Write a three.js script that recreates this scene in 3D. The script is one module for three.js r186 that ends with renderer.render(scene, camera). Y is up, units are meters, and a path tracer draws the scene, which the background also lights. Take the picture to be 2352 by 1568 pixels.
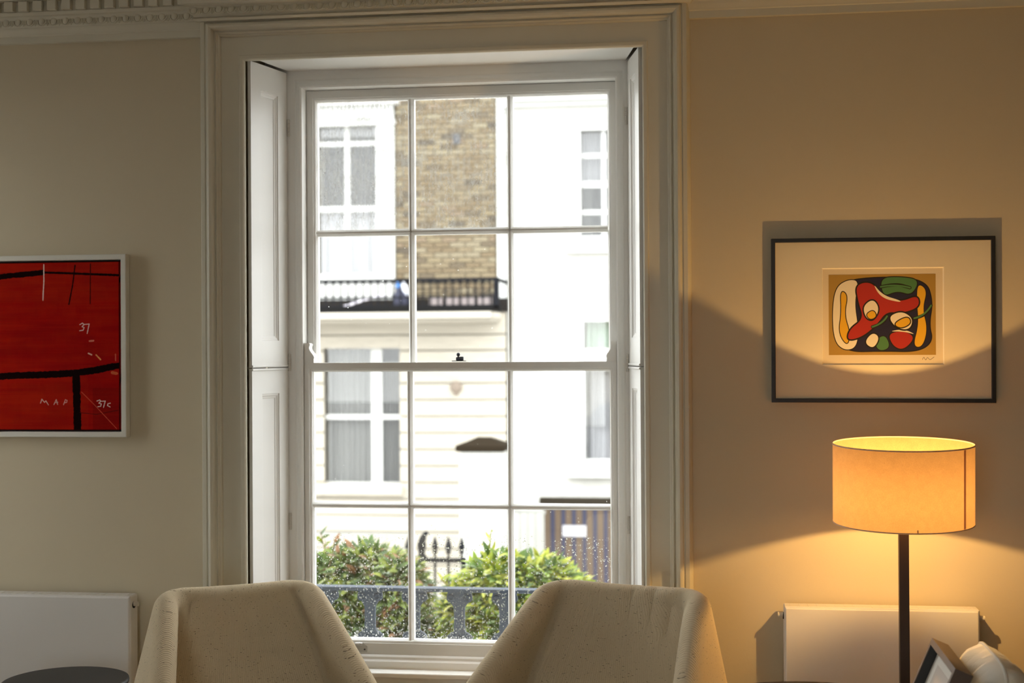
import * as THREE from 'three';
import { mergeGeometries, mergeVertices, toCreasedNormals } from 'three/addons/utils/BufferGeometryUtils.js';
import { RoundedBoxGeometry } from 'three/addons/geometries/RoundedBoxGeometry.js';

// ---------------------------------------------------------------- camera, sky, exposure
const scene = new THREE.Scene();
const F = 3267, W = 2352, H = 1568;                       // a 50 mm lens on a 36 mm wide frame
const camera = new THREE.PerspectiveCamera(2 * Math.atan(H / 2 / F) * 180 / Math.PI, W / H, 0.05, 300);
camera.position.set(0, 1.65, 5);
camera.rotation.order = 'YXZ';
camera.rotation.set(0.0055, 8 * Math.PI / 180, -0.006);
camera.focus = 4.65;
camera.userData.fStop = 2.6;
camera.updateMatrixWorld(true);
scene.background = new THREE.Color(5.35, 5.56, 5.55);       // even rain cloud; the ground closes it below
const renderer = new THREE.WebGLRenderer({ antialias: true });
renderer.toneMapping = THREE.LinearToneMapping;
renderer.toneMappingExposure = 1.06;
renderer.shadowMap.enabled = true;

// ---------------------------------------------------------------- helpers
const V3 = THREE.Vector3, V2 = THREE.Vector2;
let seed = 7;
const rnd = () => { seed = (seed * 1664525 + 1013904223) >>> 0; return seed / 4294967296; };
const rr = (a, b) => a + (b - a) * rnd();
const used = new Map();
function numbered(name) {
  const n = used.get(name) || 0; used.set(name, n + 1);
  return n ? name + '_' + String(n).padStart(3, '0') : name;
}
// where the measured pixel lies on the upright plane at depth z (metres)
function at(px, py, z) {
  const d = new V3((px - W / 2) / F, -(py - H / 2) / F, -1).applyEuler(camera.rotation);
  const t = (z - camera.position.z) / d.z;
  return camera.position.clone().addScaledVector(d, t);
}
const X = (px, z, py = 784) => at(px, py, z).x, Y = (py, z, px = 1176) => at(px, py, z).y;

function thing(name, label, category, pos = [0, 0, 0], turn = 0, group) {
  const o = new THREE.Group(); o.name = numbered(name); scene.add(o);
  o.position.set(...pos); o.rotation.y = turn; o.userData = { label, category };
  if (group) o.userData.group = group;
  return o;
}
function structure(name) {
  const o = new THREE.Group(); o.name = numbered(name); o.userData.kind = 'structure'; scene.add(o); return o;
}
function obj(name, geos, mat, parent = scene) {
  let g = Array.isArray(geos) ? merge(geos) : geos;
  const m = new THREE.Mesh(g, mat); m.castShadow = m.receiveShadow = true;
  m.name = parent === scene ? numbered(name) : name;
  if (parent !== scene) { const k = (parent.userData.n ||= {}); const c = k[name] || 0; k[name] = c + 1; if (c) m.name = name + '_' + String(c).padStart(3, '0'); }
  parent.add(m); return m;
}
function merge(list) {
  const gs = list.map((g) => { let q = g.index ? g.toNonIndexed() : g.clone(); for (const k of Object.keys(q.attributes)) if (!['position', 'normal', 'uv'].includes(k)) q.deleteAttribute(k); if (!q.attributes.normal) q.computeVertexNormals(); if (!q.attributes.uv) q.setAttribute('uv', new THREE.BufferAttribute(new Float32Array(q.attributes.position.count * 2), 2)); return q; });
  return gs.length === 1 ? gs[0] : mergeGeometries(gs);
}
// box between two corners
function bx(x0, x1, y0, y1, z0, z1, r = 0) {
  const w = Math.abs(x1 - x0), h = Math.abs(y1 - y0), d = Math.abs(z1 - z0);
  const g = r ? new RoundedBoxGeometry(w, h, d, 2, Math.min(r, w / 2.01, h / 2.01, d / 2.01)) : new THREE.BoxGeometry(w, h, d);
  g.translate((x0 + x1) / 2, (y0 + y1) / 2, (z0 + z1) / 2); return g;
}
function fromGrid(rows, uvs, closeU = false) {             // rows: arrays of Vector3 of equal length
  const nu = rows[0].length, nv = rows.length, p = [], uv = [], ix = [];
  rows.forEach((r, j) => r.forEach((q, i) => { p.push(q.x, q.y, q.z); const u = uvs ? uvs[j][i] : [i / nu, j / nv]; uv.push(u[0], u[1]); }));
  for (let j = 0; j + 1 < nv; j++) for (let i = 0; i + (closeU ? 0 : 1) < nu; i++) {
    const a = j * nu + i, b = j * nu + (i + 1) % nu, c = a + nu, d = b + nu; ix.push(a, b, d, a, d, c);
  }
  const g = new THREE.BufferGeometry(); g.setAttribute('position', new THREE.Float32BufferAttribute(p, 3)); g.setAttribute('uv', new THREE.Float32BufferAttribute(uv, 2)); g.setIndex(ix);
  return g;
}
const creased = (g, a = 0.5) => { const q = g.index ? g : mergeVertices(g); q.computeVertexNormals(); return toCreasedNormals(q, a); };
// moulding round a rectangle: profile of [outward, z]; sides 'closed' or 'open' (no bottom; legs run down to y0)
function mouldRect(x0, y0, x1, y1, prof, open = false, a = 0.5) {
  const rows = [];
  const corners = open ? [[-1, 0], [-1, 1], [1, 1], [1, 0]] : [[-1, -1], [-1, 1], [1, 1], [1, -1], [-1, -1]];
  for (const [sx, sy] of corners) rows.push(prof.map(([u, z]) => new V3((sx < 0 ? x0 : x1) + sx * u, sy === 0 ? y0 : (sy < 0 ? y0 : y1) + sy * u, z)));
  const g = fromGrid(rows); return creased(g, a);
}
// straight moulding along x: profile of [y, z]
function mouldLine(prof, x0, x1, a = 0.5) {
  const rows = [prof.map(([y, z]) => new V3(x0, y, z)), prof.map(([y, z]) => new V3(x1, y, z))];
  return creased(fromGrid(rows), a);
}
function extrude(pts, depth, bevel = 0) {
  const s = pts.isShape ? pts : new THREE.Shape(pts.map(([x, y]) => new V2(x, y)));
  return new THREE.ExtrudeGeometry(s, { depth, bevelEnabled: bevel > 0, bevelSize: bevel, bevelThickness: bevel, bevelSegments: 2, curveSegments: 10 });
}
function tube(pts, r, seg = 24, rad = 6) { return new THREE.TubeGeometry(new THREE.CatmullRomCurve3(pts.map((p) => new V3(...p))), seg, r, rad); }
const lathe = (pts, n = 32) => new THREE.LatheGeometry(pts.map(([r, y]) => new V2(r, y)), n);

// value noise for textures
function noise2(n, cells, s0) {
  let s = s0; const r = () => { s = (s * 1664525 + 1013904223) >>> 0; return s / 4294967296; };
  const g = Array.from({ length: cells * cells }, r), o = new Float32Array(n * n), sm = (t) => t * t * (3 - 2 * t);
  for (let y = 0; y < n; y++) for (let x = 0; x < n; x++) {
    const fx = x / n * cells, fy = y / n * cells, ix = Math.floor(fx), iy = Math.floor(fy), u = sm(fx - ix), v = sm(fy - iy), q = (a, b) => g[((b + cells) % cells) * cells + (a + cells) % cells];
    o[y * n + x] = (q(ix, iy) * (1 - u) + q(ix + 1, iy) * u) * (1 - v) + (q(ix, iy + 1) * (1 - u) + q(ix + 1, iy + 1) * u) * v;
  }
  return o;
}
function dataTex(n, fn, srgb = false, m = n) {
  const d = new Uint8Array(n * m * 4);
  for (let y = 0; y < m; y++) for (let x = 0; x < n; x++) { const c = fn(x, y); const i = (y * n + x) * 4; d[i] = c[0]; d[i + 1] = c[1]; d[i + 2] = c[2]; d[i + 3] = c[3] ?? 255; }
  const t = new THREE.DataTexture(d, n, m); t.wrapS = t.wrapT = THREE.RepeatWrapping; t.magFilter = THREE.LinearFilter; t.minFilter = THREE.LinearFilter;
  if (srgb) t.colorSpace = THREE.SRGBColorSpace; t.needsUpdate = true; return t;
}
const N64 = noise2(256, 64, 3), N16 = noise2(256, 16, 5), N128 = noise2(256, 128, 9), N8 = noise2(256, 8, 21);
const plasterBump = dataTex(256, (x, y) => { const i = y * 256 + x, v = 255 * (0.5 * N64[i] + 0.3 * N128[i] + 0.2 * N16[i]); return [v, v, v]; });
plasterBump.repeat.set(3, 3);

// ---------------------------------------------------------------- materials
const std = (r, g, b, rough = 0.7, more = {}) => new THREE.MeshStandardMaterial({ color: new THREE.Color().setRGB(r, g, b), roughness: rough, ...more });
const M = {
  wall: std(0.62, 0.54, 0.385, 0.9, { bumpMap: plasterBump, bumpScale: 0.0002 }),
  trim: std(0.68, 0.645, 0.52, 0.45),
  sash: std(0.84, 0.83, 0.79, 0.4),
  ceiling: std(0.80, 0.78, 0.74, 0.9),
  floor: std(0.30, 0.19, 0.10, 0.45),
  radiator: std(0.74, 0.72, 0.68, 0.4),
  hinge: std(0.62, 0.60, 0.54, 0.4),
  black: std(0.018, 0.018, 0.018, 0.5),
  hole: std(0.004, 0.004, 0.004, 0.95),
  chrome: std(0.75, 0.75, 0.75, 0.2, { metalness: 1 }),
  darkMetal: std(0.06, 0.065, 0.075, 0.3, { metalness: 0.8 }),
  glass: new THREE.MeshPhysicalMaterial({ color: 0xffffff, transmission: 1, thickness: 0, roughness: 0, ior: 1.5 }),
  water: new THREE.MeshPhysicalMaterial({ color: 0xffffff, transmission: 1, thickness: 0.003, roughness: 0, ior: 1.33 }),
};

// ---------------------------------------------------------------- room shell
const ROOM = { x0: -3.5, x1: 3.3, z1: 7.4, h: 3.14, t: 0.38 };
const OX0 = -1.69, OX1 = -0.218, OTOP = 2.79;            // the window opening in the front wall
function wallWithHoles(name, w0, w1, h, holes, t, place) {
  const s = new THREE.Shape([new V2(w0, -0.25), new V2(w1, -0.25), new V2(w1, h), new V2(w0, h)]);
  for (const [a, b, c, d] of holes) s.holes.push(new THREE.Path([new V2(a, c), new V2(a, d), new V2(b, d), new V2(b, c)]));
  const g = new THREE.ExtrudeGeometry(s, { depth: t, bevelEnabled: false });
  place(g);
  const m = obj(name, g, M.wall); m.userData.kind = 'structure'; return m;
}
wallWithHoles('wall_front', ROOM.x0 - 0.3, ROOM.x1 + 0.3, 3.5, [[OX0, OX1, 0, OTOP]], ROOM.t, (g) => g.translate(0, 0, -ROOM.t));
wallWithHoles('wall_left', 0, ROOM.z1, 3.5, [[0.32, 0.98, 0.85, 2.65]], 0.3, (g) => g.rotateY(-Math.PI / 2).translate(ROOM.x0, 0, 0));
wallWithHoles('wall_right', 0, ROOM.z1, 3.5, [], 0.3, (g) => g.rotateY(-Math.PI / 2).translate(ROOM.x1 + 0.3, 0, 0));
wallWithHoles('wall_back', ROOM.x0 - 0.3, ROOM.x1 + 0.3, 3.5, [[-1.7, -0.2, 0.4, 2.5]], 0.3, (g) => g.translate(0, 0, ROOM.z1));
obj('floor', bx(ROOM.x0, ROOM.x1, -0.25, 0, -ROOM.t, ROOM.z1), M.floor).userData.kind = 'structure';
obj('ceiling', bx(ROOM.x0, ROOM.x1, ROOM.h, ROOM.h + 0.25, 0, ROOM.z1), M.ceiling).userData.kind = 'structure';
// windows behind and beside the camera, which light the room
{
  const w = structure('window_2');                          // tall window in the back wall
  const z = ROOM.z1 + 0.12;
  obj('window_frame', [bx(-1.7, -0.2, 0.4, 0.47, z, z + 0.06), bx(-1.7, -0.2, 2.43, 2.5, z, z + 0.06), ...[-1.7, -0.98, -0.26].map((x) => bx(x, x + 0.06, 0.47, 2.43, z, z + 0.06))], M.sash, w);
  for (let i = 0; i < 2; i++) obj('pane', bx(-1.64 + i * 0.72, -0.98 + i * 0.72, 0.47, 2.43, z + 0.028, z + 0.032), M.glass, w);
  const v = structure('window_3');                          // tall side light in the left wall, close to the front wall
  const x = ROOM.x0 - 0.15;
  obj('window_frame', [bx(x, x + 0.05, 0.85, 0.91, 0.32, 0.98), bx(x, x + 0.05, 2.59, 2.65, 0.32, 0.98), bx(x, x + 0.05, 1.66, 1.69, 0.37, 0.93), ...[0.32, 0.93].map((q) => bx(x, x + 0.05, 0.91, 2.59, q, q + 0.05))], M.sash, v);
  for (const y of [[0.91, 1.66], [1.69, 2.59]]) obj('pane', bx(x + 0.023, x + 0.027, y[0], y[1], 0.37, 0.93), M.glass, v);
}

// ---------------------------------------------------------------- cornices
const corniceProfile = [[2.797, 0], [2.797, 0.02], [2.822, 0.02], [2.825, 0.024], [2.833, 0.026], [2.843, 0.034], [2.848, 0.036], [2.851, 0.036], [2.856, 0.04], [2.886, 0.052], [2.888, 0.07], [2.900, 0.072], [2.902, 0.066], [2.938, 0.066], [2.940, 0.096], [2.962, 0.11], [2.975, 0.118], [3.0, 0.15], [3.03, 0.168], [3.05, 0.17], [3.06, 0.2], [3.09, 0.21], [3.14, 0.21]];
const eggGeo = new THREE.SphereGeometry(1, 10, 6).scale(0.0125, 0.0175, 0.006);
const eggRing = new THREE.TorusGeometry(0.0165, 0.0026, 5, 14, Math.PI * 1.15).rotateZ(-Math.PI * 1.075).scale(1, 1.12, 1);
const dartGeo = merge([-0.005, 0, 0.005].map((x, i) => new THREE.CylinderGeometry(0.0014, 0.0022, i === 1 ? 0.034 : 0.027, 5).rotateZ(-x * 14).translate(x, i === 1 ? -0.002 : 0, 0)));
function eggAndDart(parent, x0, n, pitch, y, z, mat, tilt) {
  for (let i = 0; i < n; i++) {
    const e = obj('egg', eggGeo, mat, parent); e.position.set(x0 + i * pitch, y, z); e.rotation.x = tilt;
    const r = obj('egg_rim', eggRing, mat, parent); r.position.set(x0 + i * pitch, y, z + 0.001); r.rotation.x = tilt;
    const d = obj('dart', dartGeo, mat, parent); d.position.set(x0 + (i + 0.5) * pitch, y, z + 0.001); d.rotation.x = tilt;
  }
}
{
  const t = structure('trim_1');
  obj('cornice', mouldLine(corniceProfile, ROOM.x0, -1.80), M.trim, t);
  eggAndDart(t, -2.86, 22, 0.0465, 2.871, 0.047, M.trim, -0.2);
  const dent = new RoundedBoxGeometry(0.035, 0.036, 0.030, 1, 0.002);
  for (let i = 0; i < 20; i++) { const d = obj('dentil', dent, M.trim, t); d.position.set(-2.885 + i * 0.0555, 2.9195, 0.0735); }
  const u = structure('trim_2');
  obj('cornice', mouldLine(corniceProfile, -0.11, ROOM.x1), M.trim, u);
}

// ---------------------------------------------------------------- window 1: architrave, hood, linings, box frame, sashes
const win = structure('window_1');
{
  const ax0 = -1.832, ax1 = -0.081, atop = 2.860;           // outer edge of the architrave
  const prof = [[0.012, 0], [0.010, 0.02], [0.003, 0.040], [0, 0.044], [-0.013, 0.045], [-0.0155, 0.041], [-0.018, 0.041], [-0.020, 0.047], [-0.0245, 0.0535], [-0.032, 0.056], [-0.0395, 0.052], [-0.0445, 0.044], [-0.047, 0.036], [-0.050, 0.034], [-0.0515, 0.037], [-0.055, 0.039], [-0.058, 0.035], [-0.0595, 0.029], [-0.0625, 0.0285], [-0.066, 0.025], [-0.068, 0.018], [-0.134, 0.017], [-0.1355, 0.021], [-0.139, 0.0225], [-0.149, 0.0215], [-0.1525, 0.019], [-0.1545, 0.016], [-0.1545, 0.004]];
  obj('architrave', mouldRect(ax0, 0, ax1, atop, prof.slice().reverse(), true, 0.45), M.trim, win);
  // hood with egg and dart over the head
  const hoodProf = [[2.845, 0.0], [2.845, 0.06], [2.848, 0.064], [2.852, 0.07], [2.858, 0.064], [2.862, 0.066], [2.866, 0.07], [2.895, 0.088], [2.897, 0.115], [2.915, 0.118], [2.92, 0.128], [2.96, 0.155], [2.975, 0.157], [2.975, 0]];
  const hx0 = -1.862, hx1 = -0.051;
  const hoodRows = [hoodProf.map(([y, z]) => new V3(hx0 + 0.05 - z * 0.6, y, 0.0)), hoodProf.map(([y, z]) => new V3(hx0 + 0.05 - z * 0.6, y, z)), hoodProf.map(([y, z]) => new V3(hx1 - 0.05 + z * 0.6, y, z)), hoodProf.map(([y, z]) => new V3(hx1 - 0.05 + z * 0.6, y, 0))];
  obj('hood', creased(fromGrid(hoodRows), 0.5), M.trim, win);
  eggAndDart(win, -1.842, 39, 0.0465, 2.88, 0.083, M.trim, -0.35);
  // soffit and shutter boxes (the dark cavities behind the shutters)
  obj('soffit', extrude([[-1.651, 0.004], [-1.597, 0.262], [-0.309, 0.262], [-0.26, 0.004]], 0.02).rotateX(-Math.PI / 2).translate(0, 2.717, 0), M.sash, win);
  obj('head_lining', bx(OX0, OX1, 2.718, OTOP, -0.30, -0.263), M.sash, win);
  // box frame: face at z=-0.26, with a bead round the sashes
  const fx0 = -1.545, fx1 = -0.348, fy1 = 2.652, fz = -0.262;
  const fr = [[0.14, fz - 0.01], [0.14, fz], [0.032, fz], [0.028, fz - 0.002], [0.02, fz + 0.001], [0.016, fz + 0.004], [0.006, fz + 0.006], [0, fz + 0.002], [0, fz - 0.10]];
  obj('box_frame', mouldRect(fx0, 0.44, fx1, fy1, fr.slice().reverse(), true), M.sash, win);
  // inner sill, stool board and apron
  obj('window_sill', [mouldLine([[0.494, -0.30], [0.494, -0.262], [0.499, -0.252], [0.503, -0.246], [0.503, -0.242], [0.497, -0.235], [0.489, -0.232], [0.486, -0.228], [0.482, -0.222], [0.47, -0.222], [0.456, -0.222]].reverse(), OX0, OX1), bx(OX0 + 0.03, OX1 - 0.03, 0.436, 0.456, -0.235, -0.15, 0.006), bx(-1.62, -0.29, 0.40, 0.4945, -0.44, -0.30)], M.sash, win);
  obj('apron', bx(OX0, OX1, 0, 0.436, -0.26, -0.185), M.sash, win);
  obj('outer_sill', extrude([[-0.56, 0.36], [-0.32, 0.40], [-0.32, 0.44], [-0.56, 0.40]].map(([z, y]) => [z, y]), 1.5).rotateY(-Math.PI / 2).translate(-0.2, 0, 0), M.sash, win);
}
// a sash: stiles and rails as one timber frame, its bars and panes as sub-parts
function sash(name, x0, x1, y0, y1, gx, gy, zf, depth, gz) {   // gx / gy: glass edges in pairs
  const s = new THREE.Shape([new V2(x0, y0), new V2(x1, y0), new V2(x1, y1), new V2(x0, y1)]);
  const gx0 = gx[0], gx1 = gx[gx.length - 1], gy0 = gy[0], gy1 = gy[gy.length - 1], m = 0.012;
  s.holes.push(new THREE.Path([new V2(gx0 - m, gy0 - m), new V2(gx0 - m, gy1 + m), new V2(gx1 + m, gy1 + m), new V2(gx1 + m, gy0 - m)]));
  const f = new THREE.ExtrudeGeometry(s, { depth, bevelEnabled: false }); f.translate(0, 0, zf - depth);
  const ov = [[0.0125, zf + 0.001], [0.011, zf - 0.003], [0.007, zf - 0.004], [0.003, zf - 0.008], [0.0015, zf - 0.014], [0.0035, zf - 0.015], [0.0, zf - 0.018], [0, gz], [0, zf - depth]].map(([u, z]) => [u, z]);
  const frame = obj(name, [f, mouldRect(gx0, gy0, gx1, gy1, ov.slice().reverse())], M.sash, win);
  const half = (w) => [[-w / 2, zf - depth], [-w / 2, zf - 0.018], [-w / 2 + 0.0025, zf - 0.015], [-w / 2 + 0.001, zf - 0.013], [-0.0065, zf - 0.006], [-0.004, zf - 0.004], [-0.0035, zf - 0.0005], [0.0035, zf - 0.0005], [0.004, zf - 0.004], [0.0065, zf - 0.006], [w / 2 - 0.001, zf - 0.013], [w / 2 - 0.0025, zf - 0.015], [w / 2, zf - 0.018], [w / 2, zf - depth]];
  for (let i = 1; i + 1 < gx.length; i += 2) {
    const w = gx[i + 1] - gx[i], c = (gx[i + 1] + gx[i]) / 2;
    const rows = [gy0 - 0.001, gy1 + 0.001].map((y) => half(w).map(([u, z]) => new V3(c + u, y, z)));
    obj('glazing_bar', creased(fromGrid(rows.reverse()), 0.4), M.sash, frame);
  }
  for (let i = 1; i + 1 < gy.length; i += 2) {
    const w = gy[i + 1] - gy[i], c = (gy[i + 1] + gy[i]) / 2;
    const rows = [gx0 - 0.001, gx1 + 0.001].map((x) => half(w).map(([u, z]) => new V3(x, c + u, z)));
    obj('glazing_bar', creased(fromGrid(rows), 0.4), M.sash, frame);
  }
  for (let i = 0; i < gx.length; i += 2) for (let j = 0; j < gy.length; j += 2) obj('pane', bx(gx[i] - 0.004, gx[i + 1] + 0.004, gy[j] - 0.004, gy[j + 1] + 0.004, gz - 0.003, gz), M.glass, frame);
  return frame;
}
const ZL = -0.272, ZU = -0.322, GL = ZL - 0.026, GU = ZU - 0.026;   // front faces and panes of the two sashes
const lx = (px) => X(px, GL), ly = (py) => Y(py, GL, 1060), ux = (px) => X(px, GU), uy = (py) => Y(py, GU, 1060);
const LG = { x: [lx(721), lx(935.5), lx(948.5), lx(1164.5), lx(1178), lx(1400)], y: [ly(1470), ly(1168), ly(1155), ly(852.5)] };
const UG = { x: [ux(732.5), ux(941), ux(955), ux(1168), ux(1181.5), ux(1398.5)], y: [uy(836), uy(538), uy(523.5), uy(226)] };
const lower = sash('lower_sash', -1.543, -0.350, Y(1515, ZL, 1060), Y(831.5, ZL, 1060), LG.x, LG.y, ZL, 0.045, GL);
const upper = sash('upper_sash', -1.543, -0.350, uy(833) - 0.03, 2.65, UG.x, UG.y, ZU, 0.045, GU);
{ // horns on the lower sash's meeting rail
  const y0 = Y(831.5, ZL, 1060) - 0.001, h = 0.077;
  const horn = (s) => { const sh = new THREE.Shape(); const w0 = 0.037, w1 = 0.024; sh.moveTo(0, 0); sh.lineTo(w0, 0); sh.lineTo(w0, h * 0.22); sh.lineTo(w0 + 0.002, h * 0.24); sh.bezierCurveTo(w0 + 0.002, h * 0.42, w0 - 0.012, h * 0.5, w1 - 0.004, h * 0.7); sh.bezierCurveTo(w1 - 0.007, h * 0.85, w1, h * 0.85, w1 - 0.002, h * 0.95); sh.lineTo(w1 - 0.006, h); sh.lineTo(0, h); sh.lineTo(0, 0);
    const g = new THREE.ExtrudeGeometry(sh, { depth: 0.045, bevelEnabled: false, curveSegments: 10 }); if (s < 0) { g.scale(-1, 1, 1); const ix = g.attributes.position; for (let i = 0; i < ix.count; i += 3) for (const n of ['position', 'normal', 'uv']) { const a = g.attributes[n], k = a.itemSize; for (let c = 0; c < k; c++) { const t = a.array[i * k + c]; a.array[i * k + c] = a.array[(i + 1) * k + c]; a.array[(i + 1) * k + c] = t; } } }
    return g; };
  obj('sash_horn', horn(1).translate(-1.543, y0, ZL - 0.045), M.sash, lower);
  obj('sash_horn', horn(-1).translate(-0.350, y0, ZL - 0.045), M.sash, lower);
}
{ // fastener on the meeting rail and lift on the bottom rail
  const p = at(1055, 830, ZL - 0.025);
  const t = thing('sash_fastener', 'small dark metal sash fastener with a ball knob on the meeting rail', 'window latch', [p.x, p.y + 0.001, ZL - 0.025]);
  obj('base_plate', bx(-0.027, 0.027, 0, 0.003, -0.012, 0.014, 0.001), M.darkMetal, t);
  obj('keeper', [bx(0.001, 0.017, 0.003, 0.018, -0.008, 0.008, 0.003), bx(-0.012, 0.004, 0.003, 0.016, -0.004, 0.01, 0.003)], M.darkMetal, t);
  obj('knob', [new THREE.SphereGeometry(0.0075, 16, 12).translate(-0.003, 0.0255, 0.004), new THREE.CylinderGeometry(0.003, 0.004, 0.012, 10).translate(-0.003, 0.016, 0.004)], M.darkMetal, t);
  const q = at(828, 1486, ZL);
  const s = thing('sash_lift', 'chrome hook sash lift with two screws on the bottom rail', 'window handle', [q.x, q.y, ZL]);
  const sh = new THREE.Shape([new V2(-0.026, -0.017), new V2(0.026, -0.017), new V2(0.026, 0.004), new V2(0.018, 0.008), new V2(0.013, 0.016), new V2(-0.018, 0.016), new V2(-0.02, 0.004), new V2(-0.026, 0)]);
  obj('plate', new THREE.ExtrudeGeometry(sh, { depth: 0.002, bevelEnabled: true, bevelSize: 0.0006, bevelThickness: 0.0006, bevelSegments: 1 }), std(0.55, 0.55, 0.52, 0.35, { metalness: 0.3 }), s);
  obj('hook', tube([[-0.0, 0.012, 0.002], [0, 0.017, 0.008], [0, 0.021, 0.016], [0, 0.016, 0.02]], 0.0015, 16, 6).scale(1, 1, 1), M.chrome, s);
  obj('hook_lip', bx(-0.018, 0.011, 0.012, 0.02, 0.004, 0.018, 0.003), M.chrome, s);
  for (const x of [-0.018, 0.017]) obj('screw', new THREE.CylinderGeometry(0.0035, 0.0035, 0.002, 12).rotateX(Math.PI / 2).translate(x, -0.007, 0.003), M.darkMetal, s);
}

// ---------------------------------------------------------------- shutters
function shutter(name, label, side, yA, yB, panelA, panelB, hinges, group) {
  const bx0 = side < 0 ? [-1.6615, -0.006] : [-0.2495, -0.006], bx1 = side < 0 ? [-1.602, -0.258] : [-0.303, -0.258];
  const len = Math.hypot(bx1[0] - bx0[0], bx1[1] - bx0[1]);
  const t = thing(name, label, 'shutter', [bx0[0], yA, bx0[1]], 0, group);
  // local: x along the leaf from its front edge to the hinge, y up, z out of the face into the reveal
  const inner = new THREE.Group(); const ang = Math.atan2(-(bx1[1] - bx0[1]), bx1[0] - bx0[0]);
  const place = (g) => { if (side > 0) g.scale(1, 1, -1); return g.rotateY(ang); };
  const h = yB - yA, th = 0.013, pa = 0.27 * len, pb = 0.74 * len;
  const s = new THREE.Shape([new V2(0, 0), new V2(len, 0), new V2(len, h), new V2(0, h)]);
  s.holes.push(new THREE.Path([new V2(pa, panelA - yA), new V2(pa, panelB - yA), new V2(pb, panelB - yA), new V2(pb, panelA - yA)]));
  const flip = (g) => { const a = g.toNonIndexed ? (g.index ? g.toNonIndexed() : g) : g; if (side > 0) { for (const n of Object.keys(a.attributes)) { const q = a.attributes[n], k = q.itemSize; for (let i = 0; i < q.count; i += 3) for (let c = 0; c < k; c++) { const v = q.array[i * k + c]; q.array[i * k + c] = q.array[(i + 1) * k + c]; q.array[(i + 1) * k + c] = v; } } } a.computeVertexNormals(); return a; };
  const g1 = new THREE.ExtrudeGeometry(s, { depth: th, bevelEnabled: false }).translate(0, 0, -th);
  obj('shutter_frame', flip(place(g1)), M.sash, t);
  const mp = [[0, -0.001], [-0.002, -0.004], [-0.006, -0.004], [-0.012, -0.008], [-0.016, -0.009], [-0.018, -0.011], [-0.022, -0.012]];
  obj('panel_moulding', creased(flip(place(mouldRect(pa, panelA - yA, pb, panelB - yA, mp.slice().reverse()))), 0.4), M.sash, t);
  obj('panel', flip(place(bx(pa - 0.004, pb + 0.004, panelA - yA - 0.004, panelB - yA + 0.004, -0.018, -0.0115))), M.sash, t);
  const my = yA > 1 ? 0.005 : h - 0.005;                 // the bead along the meeting edge of the two leaves
  obj('meeting_bead', flip(place(new THREE.CylinderGeometry(0.0042, 0.0042, len, 10).rotateZ(Math.PI / 2).translate(len / 2, my, 0.0005))), M.sash, t);
  for (const hy of hinges) {
    for (let k = 0; k < 4; k++) obj('hinge_knuckle', flip(place(new THREE.CylinderGeometry(0.0055, 0.0055, 0.0155, 10).translate(len + 0.001, hy - yA + (k - 1.5) * 0.0165, 0.005))), M.hinge, t);
  }
  return t;
}
{
  const ys = 1.586, top = 2.709;
  shutter('window_shutter', 'tall upper panelled shutter leaf folded back beside the red painting', -1, ys + 0.002, top, Y(782, -0.12, 617), Y(213, -0.12, 617), [Y(293, -0.25, 660), Y(844, -0.25, 660) + 0.02], null);
  shutter('window_shutter', 'lower panelled shutter leaf beside the red painting, behind the armchair', -1, 0.46, ys - 0.001, 0.60, Y(904, -0.12, 617), [1.0], null);
  shutter('window_shutter', 'tall upper panelled shutter leaf folded back nearest the framed abstract print', 1, ys + 0.002, top, Y(775, -0.12, 1462), Y(172, -0.12, 1462), [Y(265, -0.25, 1446), Y(833, -0.25, 1446)], null);
  shutter('window_shutter', 'lower panelled shutter leaf nearest the floor lamp, behind the armchair', 1, 0.46, ys - 0.001, 0.60, Y(892, -0.12, 1462), [1.0], null);
}

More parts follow.
